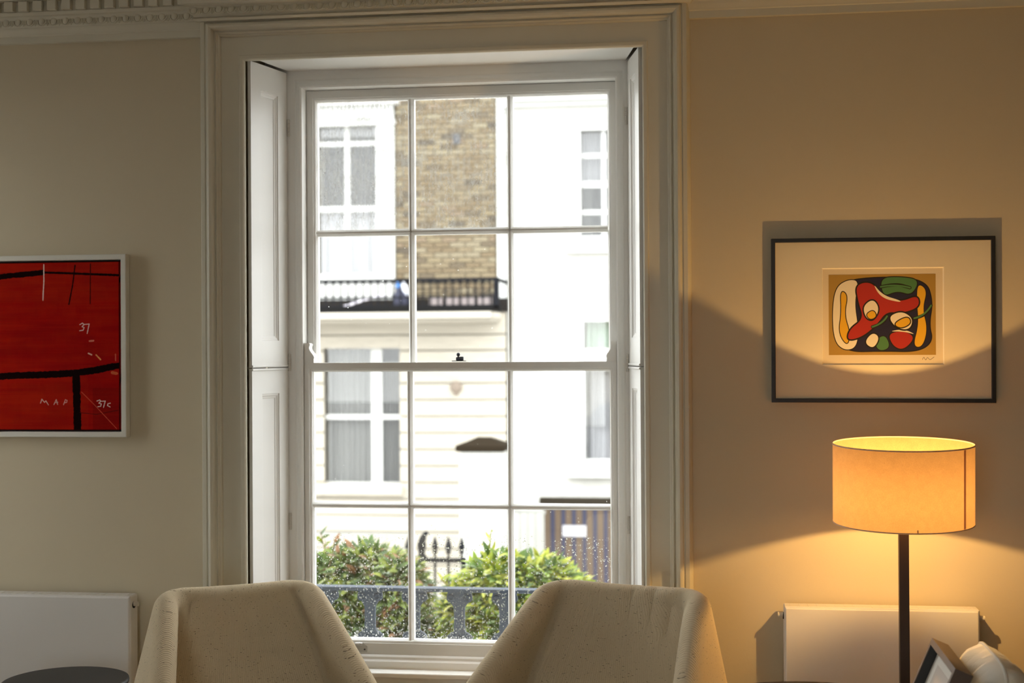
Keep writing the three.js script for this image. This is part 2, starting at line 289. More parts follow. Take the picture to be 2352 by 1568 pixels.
// ---------------------------------------------------------------- textures for things
function canvasTex(w, h, draw) {
  const c = document.createElement('canvas'); c.width = w; c.height = h; const g = c.getContext('2d'); draw(g, w, h);
  const t = new THREE.CanvasTexture(c); t.colorSpace = THREE.SRGBColorSpace; return t;
}
const redTex = canvasTex(1024, 768, (g, w, h) => {       // whole canvas; the photograph shows its last third
  g.fillStyle = '#a80d04'; g.fillRect(0, 0, w, h);
  let s = 11; const r = () => { s = (s * 1664525 + 1013904223) >>> 0; return s / 4294967296; };
  for (let i = 0; i < 1600; i++) { g.globalAlpha = 0.07; g.fillStyle = ['#c82a10', '#780402', '#ad2f06', '#8c0208'][Math.floor(r() * 4)]; g.fillRect(r() * w - 80, r() * h - 20, 60 + r() * 220, 4 + r() * 46); }
  g.globalAlpha = 0.18; g.fillStyle = '#b8380e'; g.fillRect(0, 0, w, h * 0.24); g.fillRect(0, h * 0.68, w * 0.86, h * 0.32);
  g.globalAlpha = 0.35; g.fillStyle = '#6a0606'; g.fillRect(w * 0.88, h * 0.75, w * 0.12, h * 0.25);
  g.globalAlpha = 0.5; g.strokeStyle = '#c02010'; for (let i = 0; i < 60; i++) { g.lineWidth = 1; g.beginPath(); const y = r() * h; g.moveTo(r() * w, y); g.lineTo(r() * w, y + r() * 10 - 5); g.stroke(); }
  g.globalAlpha = 1;
  const P = (u, v) => [w - (939 - u) / 1430 * h, (v - 70) / 1430 * h];       // from the photograph's crop to the canvas
  const line = (col, lw, ...pts) => { g.strokeStyle = col; g.lineWidth = lw; g.lineCap = 'round'; g.lineJoin = 'round'; for (let i = 0; i + 1 < pts.length; i++) { const a = P(...pts[i]), b = P(...pts[i + 1]), n = Math.max(2, Math.ceil(Math.hypot(b[0] - a[0], b[1] - a[1]) / 3)); for (let k = 0; k < n; k++) { const t0 = k / n, t1 = (k + 1.2) / n, j = lw * 0.09; g.lineWidth = lw * (0.78 + 0.4 * r()); g.beginPath(); g.moveTo(a[0] + (b[0] - a[0]) * t0 + (r() - 0.5) * j, a[1] + (b[1] - a[1]) * t0 + (r() - 0.5) * j); g.lineTo(a[0] + (b[0] - a[0]) * t1 + (r() - 0.5) * j, a[1] + (b[1] - a[1]) * t1 + (r() - 0.5) * j); g.stroke(); } } };
  line('#170303', 22, [-900, 240], [-300, 215], [0, 182], [180, 168], [290, 158]); line('#1b0404', 9, [290, 158], [480, 166], [700, 178], [935, 190]);
  line('#1c0404', 5, [565, 100], [545, 260], [512, 430]); line('#3a0805', 4, [695, 90], [692, 430]);
  line('#e9c9bd', 5, [299, 90], [299, 240], [293, 330], [291, 395]);
  line('#150303', 27, [-900, 1100], [-200, 1050], [0, 1035], [300, 1028], [560, 1015], [740, 990], [935, 950]);
  line('#150303', 30, [570, 1020], [575, 1250], [580, 1500]);
  line('#5b0d0a', 3, [600, 1350], [740, 1365], [920, 1330]);
  line('#d3543f', 3, [615, 1175], [720, 1280], [910, 1485]);
  const hand = '#e8c8bf';
  line(hand, 4, [602, 605], [625, 592], [640, 603], [622, 622], [640, 630], [630, 652], [603, 656]); line(hand, 4, [634, 604], [682, 600], [665, 680]);
  line('#e6b4a8', 4, [266, 1270], [278, 1236], [300, 1262], [312, 1250], [334, 1284]); line('#dba79c', 4, [380, 1282], [400, 1240], [412, 1280]); line('#dba79c', 3, [388, 1266], [414, 1262]); line('#d89a90', 4, [462, 1284], [478, 1240], [492, 1246], [490, 1262], [472, 1266]);
  line(hand, 4, [745, 1252], [768, 1243], [778, 1252], [762, 1270], [782, 1276], [776, 1296], [752, 1300]); line(hand, 4, [782, 1254], [815, 1252], [800, 1306]); line(hand, 4, [858, 1270], [838, 1274], [834, 1290], [856, 1302]);
  line('#e8b09a', 7, [675, 848], [700, 860]); line('#e89a5a', 6, [740, 862], [776, 900]); line('#dd7a66', 8, [684, 744], [716, 742]); line('#c8543f', 6, [903, 858], [904, 910]); line('#d0603a', 12, [875, 1012], [915, 1020]);
  g.strokeStyle = '#240403'; g.lineWidth = 7; g.strokeRect(0, 0, w, h);
});
const printTex = canvasTex(1024, 768, (g, w, h) => {      // a generic arrangement of bold outlined shapes
  g.fillStyle = '#a8853a'; g.fillRect(0, 0, w, h);
  const blob = (fill, lw, pts, closed = true) => { g.beginPath(); const n = pts.length; const m = (a, b) => [(a[0] + b[0]) / 2, (a[1] + b[1]) / 2]; if (closed) { let p = m(pts[n - 1], pts[0]); g.moveTo(...p); for (let i = 0; i < n; i++) { const q = m(pts[i], pts[(i + 1) % n]); g.quadraticCurveTo(...pts[i], ...q); } } else { g.moveTo(...pts[0]); for (let i = 1; i < n - 1; i++) { const q = m(pts[i], pts[i + 1]); g.quadraticCurveTo(...pts[i], ...q); } g.lineTo(...pts[n - 1]); } if (fill) { g.fillStyle = fill; g.fill(); } if (lw) { g.strokeStyle = '#171210'; g.lineWidth = lw; g.stroke(); } };
  const cream = '#e6dcc0', red = '#a8281e', navy = '#1d1c38', green = '#4a7a48', gold = '#dca91f';
  blob(navy, 10, [[120, 60], [500, 20], [930, 50], [1000, 260], [960, 480], [1000, 640], [860, 740], [520, 730], [160, 740], [40, 560], [70, 260]]);
  blob(cream, 8, [[60, 120], [190, 40], [300, 60], [250, 260], [290, 520], [270, 700], [150, 730], [50, 640], [30, 380]]);
  blob(gold, 8, [[110, 140], [190, 190], [150, 380], [210, 560], [180, 690], [90, 560], [120, 360]]);
  blob(green, 9, [[490, 30], [680, 20], [880, 50], [800, 210], [660, 160], [520, 220]]);
  blob(gold, 8, [[850, 80], [950, 150], [900, 330], [950, 520], [900, 700], [800, 690], [860, 480], [840, 260]]);
  blob(red, 14, [[250, 90], [420, 60], [520, 210], [690, 260], [860, 190], [880, 320], [700, 380], [560, 360], [470, 480], [330, 600], [170, 640], [190, 520], [330, 420], [280, 270]]);
  blob(cream, 0, [[420, 75], [520, 200], [690, 250], [690, 270], [500, 225]]);
  blob(red, 12, [[560, 560], [720, 530], [840, 600], [720, 730], [610, 690]]); blob(cream, 0, [[570, 545], [720, 520], [845, 580], [720, 545]]);
  blob(green, 8, [[430, 640], [540, 560], [600, 700], [480, 740]]);
  blob(cream, 12, [[330, 650], [420, 540], [500, 600], [430, 720]]);
  blob(cream, 13, [[320, 300], [430, 220], [500, 330], [430, 450], [350, 420]]); blob(gold, 8, [[350, 380], [430, 330], [470, 400], [400, 440]]);
  blob(cream, 14, [[560, 400], [700, 340], [820, 420], [780, 540], [640, 520]]); blob(gold, 10, [[610, 470], [760, 390], [800, 470], [690, 525]]);
  for (const p of [[[500, 120], [640, 90], [780, 130]], [[420, 500], [520, 470], [560, 400]], [[820, 420], [920, 400], [980, 300]]]) { g.lineCap = 'round'; blob(null, 30, p, false); g.strokeStyle = green; g.lineWidth = 17; g.beginPath(); g.moveTo(...p[0]); g.quadraticCurveTo(...p[1], ...p[2]); g.stroke(); }
});
const tweed = (() => {                                     // ribbed oatmeal cloth with dark slubs, 0.3 m a side
  const n = 1024; let s = 77; const r = () => { s = (s * 1664525 + 1013904223) >>> 0; return s / 4294967296; };
  const c = document.createElement('canvas'); c.width = c.height = n; const g = c.getContext('2d');
  g.fillStyle = '#dac9a8'; g.fillRect(0, 0, n, n);
  for (let i = 0; i < 26000; i++) { g.globalAlpha = 0.16; g.fillStyle = ['#ecdfc6', '#c2ad88', '#dfccaa', '#b49f7a'][Math.floor(r() * 4)]; g.fillRect(r() * n, r() * n, 2 + r() * 9, 2); }
  g.globalAlpha = 0.75;
  for (let i = 0; i < 420; i++) { g.fillStyle = ['#3a2f22', '#574632', '#2c2621', '#6b5436'][Math.floor(r() * 4)]; const x = r() * n, y = r() * n, l = r() < 0.3 ? 8 + r() * 10 : 3 + r() * 5; g.save(); g.translate(x, y); g.rotate((r() - 0.5) * 0.5); g.fillRect(0, 0, l, 2.2 + r() * 2); g.restore(); }
  for (let i = 0; i < 900; i++) { g.globalAlpha = 0.35; g.fillStyle = '#7d6546'; g.fillRect(r() * n, r() * n, 2 + r() * 5, 2); }
  const map = new THREE.CanvasTexture(c); map.colorSpace = THREE.SRGBColorSpace;
  const bump = dataTex(512, (x, y) => { const rib = 0.5 + 0.5 * Math.sin(x / 512 * Math.PI * 2 * 54), knot = 0.5 + 0.5 * Math.sin(y / 512 * Math.PI * 2 * 80 + (Math.floor(x / 9.48) % 2) * Math.PI); const v = 255 * (0.6 * rib + 0.25 * rib * knot + 0.15 * N128[(y % 256) * 256 + x % 256]); return [v, v, v]; });
  for (const t of [map, bump]) { t.wrapS = t.wrapT = THREE.RepeatWrapping; t.repeat.set(1 / 0.3, 1 / 0.3); }
  return { map, bump };
})();
const tweedMat = new THREE.MeshPhysicalMaterial({ map: tweed.map, bumpMap: tweed.bump, bumpScale: 0.0010, roughness: 0.95, sheen: 0.25, sheenColor: new THREE.Color(0.8, 0.74, 0.62), sheenRoughness: 0.6 });

// ---------------------------------------------------------------- red painting
{
  const x1 = -2.126, x0 = x1 - 0.93, y0 = 1.336, y1 = 2.008, d = 0.034;
  const t = thing('red_painting', 'red abstract canvas with black bands and chalky writing in a white frame', 'painting', [(x0 + x1) / 2, y0, 0.002]);
  const w = (x1 - x0) / 2, h = y1 - y0;
  const fp = [[0, 0], [0, d - 0.002], [-0.002, d], [-0.018, d], [-0.020, d - 0.002], [-0.020, 0.004]];
  obj('frame', mouldRect(-w, 0, w, h, fp.slice().reverse(), false, 0.3), std(0.72, 0.70, 0.62, 0.5), t);
  obj('backing', bx(-w + 0.003, w - 0.003, 0.003, h - 0.003, 0.001, 0.006), M.black, t);
  const cw = w - 0.027, g = bx(-cw, cw, 0.025, h - 0.025, 0.006, 0.027);
  obj('canvas', g, new THREE.MeshPhysicalMaterial({ map: redTex, roughness: 0.95, specularIntensity: 0.15, bumpMap: plasterBump, bumpScale: 0.0003 }), t);
}
// ---------------------------------------------------------------- framed print
{
  const x0 = 0.2025, x1 = 0.946, y0 = 1.461, y1 = 2.0235, d = 0.028, w = (x1 - x0) / 2, h = y1 - y0;
  const t = thing('framed_print', 'abstract still life print in a cream mount and thin black frame', 'picture', [(x0 + x1) / 2, y0, 0.006]);
  t.rotation.z = -0.003;
  const fp = [[0, 0], [0, d - 0.001], [-0.001, d], [-0.0125, d], [-0.0135, d - 0.001], [-0.0135, 0.006]];
  obj('frame', mouldRect(-w, 0, w, h, fp.slice().reverse(), false, 0.3), std(0.012, 0.011, 0.010, 0.45), t);
  const cx = (x0 + x1) / 2, ox0 = 0.374 - cx, ox1 = 0.779 - cx, oy0 = 1.590 - y0, oy1 = 1.921 - y0;
  const s = new THREE.Shape([new V2(-w + 0.01, 0.01), new V2(w - 0.01, 0.01), new V2(w - 0.01, h - 0.01), new V2(-w + 0.01, h - 0.01)]);
  s.holes.push(new THREE.Path([new V2(ox0, oy0), new V2(ox0, oy1), new V2(ox1, oy1), new V2(ox1, oy0)]));
  const mount = std(0.74, 0.66, 0.48, 0.85);
  obj('mount', new THREE.ExtrudeGeometry(s, { depth: 0.004, bevelEnabled: false }).translate(0, 0, 0.012), mount, t);
  obj('mount_bevel', mouldRect(ox0, oy0, ox1, oy1, [[0.001, 0.0163], [-0.0035, 0.0105]].reverse(), false, 0.3), std(0.80, 0.74, 0.6, 0.8), t);
  obj('paper', bx(ox0 - 0.008, ox1 + 0.008, oy0 - 0.008, oy1 + 0.008, 0.008, 0.011), std(0.70, 0.60, 0.42, 0.9), t);
  const px0 = X(1903, 0.02, 720) - cx, px1 = X(2149, 0.02, 720) - cx, py1 = Y(629.5, 0.02, 2030) - y0, py0 = Y(815, 0.02, 2030) - y0;
  obj('print', bx(px0, px1, py0, py1, 0.011, 0.0114), new THREE.MeshStandardMaterial({ map: printTex, roughness: 0.85 }), t);
  obj('pencil_mark', [tube([[px1 - 0.045, py0 - 0.016, 0.0115], [px1 - 0.04, py0 - 0.008, 0.0115], [px1 - 0.034, py0 - 0.017, 0.0115], [px1 - 0.028, py0 - 0.009, 0.0115], [px1 - 0.02, py0 - 0.016, 0.0115], [px1 - 0.006, py0 - 0.007, 0.0115]], 0.0006, 40, 4)], std(0.08, 0.07, 0.06), t);
}
// ---------------------------------------------------------------- radiators
function radiator(label, x0, x1, y1) {
  const w = (x1 - x0) / 2, t = thing('radiator', label, 'radiator', [(x0 + x1) / 2, 0.16, 0]), h = y1 - 0.16, f = 0.105;
  obj('front_panel', bx(-w + 0.003, w - 0.003, 0, h - 0.004, f - 0.02, f, 0.006), M.radiator, t);
  obj('top_grille', [bx(-w + 0.002, w - 0.002, h - 0.008, h, 0.035, f - 0.004, 0.003), ...Array.from({ length: Math.floor(w * 2 / 0.03) }, (_, i) => bx(-w + 0.02 + i * 0.03, -w + 0.024 + i * 0.03, h - 0.001, h + 0.001, 0.045, f - 0.012))], M.radiator, t);
  for (const s of [-1, 1]) obj('side_panel', bx(s * w, s * (w - 0.006), 0.002, h - 0.003, 0.035, f - 0.006, 0.003), M.radiator, t);
  obj('back_panel', bx(-w + 0.01, w - 0.01, 0, h - 0.02, 0.03, 0.045), M.radiator, t);
  for (const s of [-1, 1]) {
    obj('plug_recess', new THREE.CylinderGeometry(0.012, 0.012, 0.004, 16).rotateZ(Math.PI / 2).translate(s * (w + 0.001), h - 0.036, 0.072), M.hole, t);
    obj('bleed_valve', new THREE.CylinderGeometry(0.0085, 0.0085, 0.018, 12).rotateZ(Math.PI / 2).translate(s * (w + 0.011), h - 0.032, 0.074), std(0.7, 0.66, 0.55, 0.4), t);
  }
  for (const s of [-0.7, 0.7]) obj('wall_bracket', bx(s * w - 0.015, s * w + 0.015, h * 0.2, h * 0.8, 0.0, 0.031), M.radiator, t);
}
radiator('white panel radiator below the red painting', -3.24, -2.086, 0.767);
radiator('white panel radiator behind the floor lamp pole', 0.236, 0.876, 0.775);

// ---------------------------------------------------------------- floor lamp
{
  const t = thing('floor_lamp', 'lit floor lamp with a drum shade on a square dark wooden pole', 'lamp', [0.583, 0, 0.47]);
  const wood = std(0.030, 0.016, 0.011, 0.45), R = 0.2125, H0 = 1.105, H1 = 1.353, hb = 1.19;
  obj('base', [new RoundedBoxGeometry(0.28, 0.02, 0.28, 2, 0.006).translate(0, 0.01, 0)], wood, t);
  obj('pole', [new RoundedBoxGeometry(0.0295, 1.06, 0.0295, 2, 0.002).translate(0, 0.55, 0)], wood, t);
  obj('lamp_holder', [new THREE.CylinderGeometry(0.016, 0.016, 0.05, 16).translate(0, 1.105, 0), new RoundedBoxGeometry(0.03, 0.022, 0.03, 1, 0.003).translate(0, 1.085, 0)], std(0.16, 0.09, 0.06, 0.5), t);
  obj('diffuser', lathe([[0.016, 1.128], [0.03, 1.131], [0.039, 1.137], [0.041, 1.142]], 32), new THREE.MeshPhysicalMaterial({ color: new THREE.Color().setRGB(0.9, 0.88, 0.82), transmission: 0.75, thickness: 0, roughness: 1 }), t);
  const bulb = obj('bulb', lathe([[0.001, -0.055], [0.013, -0.05], [0.014, -0.035], [0.024, -0.012], [0.029, 0.005], [0.026, 0.02], [0.014, 0.03], [0.001, 0.032]], 20), new THREE.MeshStandardMaterial({ color: 0xffffff, emissive: new THREE.Color(1, 0.62, 0.24), emissiveIntensity: 6 }), t);
  bulb.position.set(0, hb, 0);
  const shade = new THREE.Group(); 
  const linen = new THREE.MeshPhysicalMaterial({ color: new THREE.Color().setRGB(0.45, 0.285, 0.14), transmission: 0.25, thickness: 0, roughness: 1, specularIntensity: 0.2 });
  const weave = dataTex(256, (x, y) => { const v = 226 + 22 * N128[(y * 3 % 256) * 256 + x] - 14 * N128[y * 256 + (x * 5 % 256)] + 10 * N16[(y % 256) * 256 + x]; return [v, v, v]; }, true);
  weave.repeat.set(6, 1); linen.map = weave;
  const tilt = (g) => g.translate(0, -(H0 + H1) / 2, 0).rotateX(0.043).translate(0, (H0 + H1) / 2, 0);
  const sh = obj('lamp_shade', tilt(new THREE.CylinderGeometry(R, R, H1 - H0, 96, 1, true).translate(0, (H0 + H1) / 2, 0)), linen, t);
  for (const y of [H0, H1]) obj('rim_tape', tilt(new THREE.CylinderGeometry(R + 0.0012, R + 0.0012, 0.005, 96, 1, false).translate(0, y + (y === H0 ? 0.0025 : -0.0025), 0)).clone(), std(0.62, 0.46, 0.33, 0.9), sh);
  sh.children.forEach((c, i) => { const y = i ? H1 - 0.0025 : H0 + 0.0025; c.geometry = tilt(lathe([[R - 0.001, -0.0018], [R + 0.001, -0.0018], [R + 0.001, 0.0018], [R - 0.001, 0.0018], [R - 0.001, -0.0018]], 96).translate(0, y, 0)); });
  const a = 0.86;
  obj('shade_seam', tilt(new THREE.CylinderGeometry(R + 0.0008, R + 0.0008, H1 - H0 - 0.01, 3, 1, true, a - 0.026, 0.052).translate(0, (H0 + H1) / 2, 0)), new THREE.MeshPhysicalMaterial({ color: new THREE.Color().setRGB(0.62, 0.36, 0.2), transmission: 0.34, thickness: 0, roughness: 1 }), sh);
  obj('shade_carrier', tilt(merge([0, 1, 2].map((k) => new THREE.CylinderGeometry(0.0018, 0.0018, R, 6).rotateZ(Math.PI / 2).translate(R / 2, 0, 0).rotateY(k * Math.PI * 2 / 3 - 1.5).translate(0, H0 + 0.012, 0)).concat([new THREE.TorusGeometry(0.02, 0.002, 6, 20).rotateX(Math.PI / 2).translate(0, H0 + 0.012, 0)]))), std(0.5, 0.48, 0.45, 0.4, { metalness: 0.6 }), t);
  const lamp = new THREE.PointLight(new THREE.Color(1, 0.58, 0.19), 1.43); lamp.name = 'lamp_glow'; lamp.position.set(0, hb, 0); lamp.shadow.radius = 0.4; lamp.castShadow = true; t.add(lamp);
}

// ---------------------------------------------------------------- armchairs
function armchair(label, pos, turn, scale, folds, group) {
  const t = thing('armchair', label, 'armchair', pos, turn, group); t.scale.setScalar(scale);
  const yt = 0.90, yb = 0.34, T = 0.08, e = 0.045, NS = 44, L = 0.46, RC = 0.066, rows = { f: [], b: [] }, uvs = [];
  const ts = []; for (let i = 0; i <= 20; i++) ts.push(0.27 * i / 20); for (let i = 1; i <= 10; i++) ts.push(0.27 + 0.08 * i / 10); for (let i = 1; i <= 26; i++) ts.push(0.35 + 0.30 * i / 26); for (let i = 1; i <= 10; i++) ts.push(0.65 + 0.08 * i / 10); for (let i = 1; i <= 20; i++) ts.push(0.73 + 0.27 * i / 20);
  const ss = []; for (let j = 0; j <= NS; j++) ss.push(1 - Math.pow(1 - j / NS, 1.5));
  const plan = (tt, y) => {                                // the shell's middle line seen from above at height y
    const hw = (0.44 + 0.62 * Math.min(0.42, yt - y)) / 2, side = tt < 0.5 ? -1 : 1, q = tt < 0.5 ? tt : 1 - tt; let x, z;
    if (q <= 0.27) { const u = 1 - q / 0.27; x = hw; z = RC + (L - RC) * u; }
    else if (q <= 0.35) { const a = (q - 0.27) / 0.08 * Math.PI / 2; x = hw - RC + RC * Math.cos(a); z = RC - RC * Math.sin(a); }
    else { const u = (q - 0.35) / 0.15; x = (hw - RC) * (1 - u); z = -0.012 * Math.sin(u * Math.PI / 2); }
    return [side * x, z];
  };
  const topOf = (tt) => {                                  // the rim: level across the back, then falling forward along the wings
    const z = plan(tt, 0.7)[1], d = z - 0.055, f = 0.5 * (d + Math.sqrt(d * d + 0.0030));
    const c = Math.max(0, 1 - Math.pow(2 * (tt - 0.5) / 0.5, 2));
    return yt - Math.max(0, f - 0.0115) * 0.92 - 0.012 * c;
  };
  const at2 = (tt, y) => {
    let [x, z] = plan(tt, y);
    z -= (y - 0.58) * 0.24;                                  // the back leans
    for (const [fx, fw, fd, y0, y1] of folds) { const d = (x - fx - (y - 0.8) * 0.12) / fw; z -= fd * Math.exp(-d * d) * THREE.MathUtils.smoothstep(y, y0, y0 + 0.06) * (1 - THREE.MathUtils.smoothstep(y, y1, y1 + 0.04)); }
    return new V3(x, y, z);
  };
  const us = []; { let l = 0, p = null; for (const q of ts) { const [a, b] = plan(q, 0.75); if (p) l += Math.hypot(a - p[0], b - p[1]); p = [a, b]; us.push(l); } for (let i = 0; i < us.length; i++) us[i] -= l / 2; }
  for (const s of ss) {
    const f = [], b = [], uv = [], ys = ts.map((q) => yb + (topOf(q) - yb) * s); let len = 0, prev = null;
    const mids = ts.map((q, i) => at2(q, ys[i]));
    mids.forEach((m, i) => { if (prev) len += m.distanceTo(prev); prev = m; });
    let run = 0; prev = null;
    mids.forEach((m, i) => {
      if (prev) run += m.distanceTo(prev); prev = m; const y = ys[i];
      const a = at2(Math.min(1, ts[i] + 0.004), y).sub(at2(Math.max(0, ts[i] - 0.004), y)), up = at2(ts[i], y + 0.004).sub(at2(ts[i], y - 0.004)), n = a.cross(up).normalize();
      const sl = Math.abs(topOf(Math.min(1, ts[i] + 0.01)) - topOf(Math.max(0, ts[i] - 0.01))) / Math.max(1e-4, at2(Math.min(1, ts[i] + 0.01), y).distanceTo(at2(Math.max(0, ts[i] - 0.01), y)));
      const dist = Math.min(run, len - run, (topOf(ts[i]) - y) / Math.sqrt(1 + sl * sl)), k = Math.min(1, dist / e), p = Math.sqrt(Math.max(0, 1 - (1 - k) * (1 - k)));
      f.push(m.clone().addScaledVector(n, T / 2 * p)); b.push(m.clone().addScaledVector(n, -T / 2 * p)); uv.push([us[i], y]);
    });
    rows.f.push(f); rows.b.push(b); uvs.push(uv);
  }
  const gf = fromGrid(rows.f, uvs), gb = fromGrid(rows.b.map((r) => r.slice().reverse()), uvs.map((r) => r.slice().reverse()));
  const g = mergeVertices(mergeGeometries([gf, gb]), 1e-5); g.computeVertexNormals();
  obj('back_shell', g, tweedMat, t);
  obj('seat', new RoundedBoxGeometry(0.56, 0.15, 0.56, 4, 0.06).translate(0, 0.38, 0.33), tweedMat, t);
  const leg = std(0.05, 0.03, 0.02, 0.4);
  for (const [x, z] of [[-0.22, 0.12], [0.22, 0.12], [-0.22, 0.54], [0.22, 0.54]]) obj('leg', new THREE.CylinderGeometry(0.014, 0.009, 0.32, 12).translate(x, 0.16, z), leg, t);
  return t;
}
armchair('oatmeal tweed shell armchair nearest the red painting', [-1.50, 0, 0.60], 32 * Math.PI / 180, 1, [[-0.165, 0.03, 0.012, 0.76, 0.84]], null);
armchair('oatmeal tweed shell armchair nearest the floor lamp, with soft folds at its top', [-0.285, 0, 0.72], -19 * Math.PI / 180, 1.045, [[0.02, 0.02, 0.006, 0.74, 0.88], [0.09, 0.018, 0.007, 0.74, 0.88], [0.15, 0.02, 0.015, 0.72, 0.83]], null);

// ---------------------------------------------------------------- small tables
{
  const t = thing('side_table', 'small round black side table between the radiator and an armchair', 'table', [-2.145, 0, 0.5]);
  obj('table_top', lathe([[0.001, 0.535], [0.196, 0.535], [0.205, 0.54], [0.207, 0.548], [0.205, 0.555], [0.198, 0.557], [0.001, 0.557]], 64), M.black, t);
  obj('pedestal', lathe([[0.001, 0], [0.15, 0], [0.152, 0.01], [0.03, 0.03], [0.02, 0.08], [0.018, 0.5], [0.05, 0.535], [0.001, 0.535]], 32), M.black, t);
  const c = thing('coffee_table', 'round dark wooden table in front of the radiator by the lamp', 'table', [0.268, 0, 1.10]);
  const w = new THREE.MeshPhysicalMaterial({ color: new THREE.Color().setRGB(0.014, 0.011, 0.009), roughness: 0.6, specularIntensity: 0.3 });
  obj('table_top', lathe([[0.001, 0.645], [0.333, 0.645], [0.346, 0.652], [0.35, 0.662], [0.346, 0.672], [0.338, 0.6755], [0.001, 0.6755]], 72), w, c);
  for (let k = 0; k < 4; k++) obj('leg', new THREE.CylinderGeometry(0.018, 0.012, 0.646, 12).translate(Math.cos(k * Math.PI / 2 + 0.4) * 0.26, 0.323, Math.sin(k * Math.PI / 2 + 0.4) * 0.26), w, c);
}
// ---------------------------------------------------------------- photo frame on the dark table
{
  const t = thing('photo_frame', 'deep dark photo frame with pale mount leaning on the round table', 'picture frame', [0.530, 0.6952, 1.145]);
  const L = 0.38, Hh = 0.167, d = 0.047, bd = 0.017;
  const wood = std(0.10, 0.065, 0.045, 0.5);
  // built facing +z, then turned to face the armchairs and tipped back
  const s = new THREE.Shape([new V2(-L / 2, 0), new V2(L / 2, 0), new V2(L / 2, Hh), new V2(-L / 2, Hh)]);
  s.holes.push(new THREE.Path([new V2(-L / 2 + bd, bd), new V2(-L / 2 + bd, Hh - bd), new V2(L / 2 - bd, Hh - bd), new V2(L / 2 - bd, bd)]));
  const lean = 0.40, tip = (g) => g.translate(0, 0, 0).rotateX(-lean).rotateY(-Math.PI / 2);
  obj('frame', tip(new THREE.ExtrudeGeometry(s, { depth: d, bevelEnabled: false }).translate(0, 0, -d)), wood, t);
  obj('rebate', tip(mouldRect(-L / 2 + bd, bd, L / 2 - bd, Hh - bd, [[0.0005, -0.0015], [-0.001, -0.003], [-0.001, -0.026]].reverse())), M.black, t);
  obj('mount', tip(bx(-L / 2 + bd, L / 2 - bd, bd, Hh - bd, -0.032, -0.026)), std(0.78, 0.75, 0.68, 0.85), t);
  obj('photograph', tip(bx(-L / 2 + 0.075, L / 2 - 0.075, 0.052, Hh - 0.052, -0.0262, -0.0255)), std(0.55, 0.5, 0.44, 0.6), t);
  obj('strut', tip(bx(-0.02, 0.02, 0.0, 0.12, -d - 0.004, -d)), M.black, t);
}
// ---------------------------------------------------------------- sofa and cushions
const linenBump = dataTex(256, (x, y) => { const v = 128 + 60 * Math.sin(x * Math.PI / 2) * 0.5 + 60 * Math.sin(y * Math.PI / 2) * 0.5 + 40 * (N64[y * 256 + x] - 0.5); return [v, v, v]; });
linenBump.repeat.set(4, 4);
const linenMat = std(0.82, 0.79, 0.70, 0.95, { bumpMap: linenBump, bumpScale: 0.0006 });
{
  const m = std(0.42, 0.37, 0.30, 0.95), t = thing('sofa', 'low linen sofa that the pale cushions lean against', 'sofa', [0.68, 0, 0.85]);
  obj('seat', new RoundedBoxGeometry(0.56, 0.18, 1.9, 4, 0.05).translate(0.27, 0.33, 0.95), m, t);
  obj('backrest', new RoundedBoxGeometry(0.2, 0.55, 1.9, 4, 0.07).translate(0.37, 0.5, 0.95), m, t);
  obj('base', new RoundedBoxGeometry(0.46, 0.16, 1.86, 2, 0.02).translate(0.25, 0.18, 0.95), m, t);
  for (const [x, z] of [[0.06, 0.08], [0.06, 1.82], [0.43, 0.08], [0.43, 1.82]]) obj('leg', new THREE.CylinderGeometry(0.02, 0.016, 0.11, 10).translate(x, 0.055, z), M.black, t);
}
function cushion(label, pos, turnY, lean, roll, size, thick) {
  const t = thing('cushion', label, 'cushion', pos, turnY); const N = 36, S = size / 2;
  const edge = (a) => { const c = Math.cos(a), s = Math.sin(a), p = 5, r = S / Math.pow(Math.pow(Math.abs(c), p) + Math.pow(Math.abs(s), p), 1 / p); return [r * c, r * s]; };
  const rows = [], uv = [], NA = 72, NR = 16;
  const half = (sg) => { const rs = [], us = []; for (let j = 0; j <= NR; j++) { const q = j / NR, row = [], ur = []; for (let i = 0; i < NA; i++) { const a = i / NA * Math.PI * 2, [ex, ey] = edge(a), x = ex * q, y = ey * q; let h = thick / 2 * Math.pow(Math.max(0, 1 - Math.pow(q, 2.6)), 0.62); const near = THREE.MathUtils.smoothstep(q, 0.45, 0.8) * (1 - THREE.MathUtils.smoothstep(q, 0.93, 1)); h += near * 0.010 * (Math.sin(a * 37 + 2 * Math.sin(a * 5)) + 0.7 * Math.sin(a * 23 + sg)); row.push(new V3(x, y, sg * h)); ur.push([x, y]); } rs.push(sg > 0 ? row : row.slice().reverse()); us.push(sg > 0 ? ur : ur.slice().reverse()); } const g = fromGrid(rs, us, true); const idx = Array.from(g.index.array); for (let k = 0; k < idx.length; k += 3) { const z = idx[k]; idx[k] = idx[k + 1]; idx[k + 1] = z; } g.setIndex(idx); return g; };
  const pose = (g) => g.rotateZ(roll).translate(0, S * 0.98, 0).rotateX(-lean).rotateY(-Math.PI / 2);
  const body = mergeVertices(mergeGeometries([half(1), half(-1)]), 1e-5); body.computeVertexNormals();
  obj('cover', pose(body), linenMat, t);
  const pts = []; for (let i = 0; i < 72; i++) { const [x, y] = edge(i / 72 * Math.PI * 2); pts.push(new V3(x, y, 0)); }
  obj('piping', pose(new THREE.TubeGeometry(new THREE.CatmullRomCurve3(pts, true), 160, 0.0045, 6, true)), linenMat, t);
  return t;
}
cushion('pale linen cushion with a piped seam behind the photo frame', [0.715, 0.425, 1.16], 0, 0.0, 0.0, 0.435, 0.19);
cushion('taller pale linen cushion at the picture edge, in front of the piped one', [0.725, 0.425, 1.71], 0, 0.2, 0.0, 0.56, 0.17);

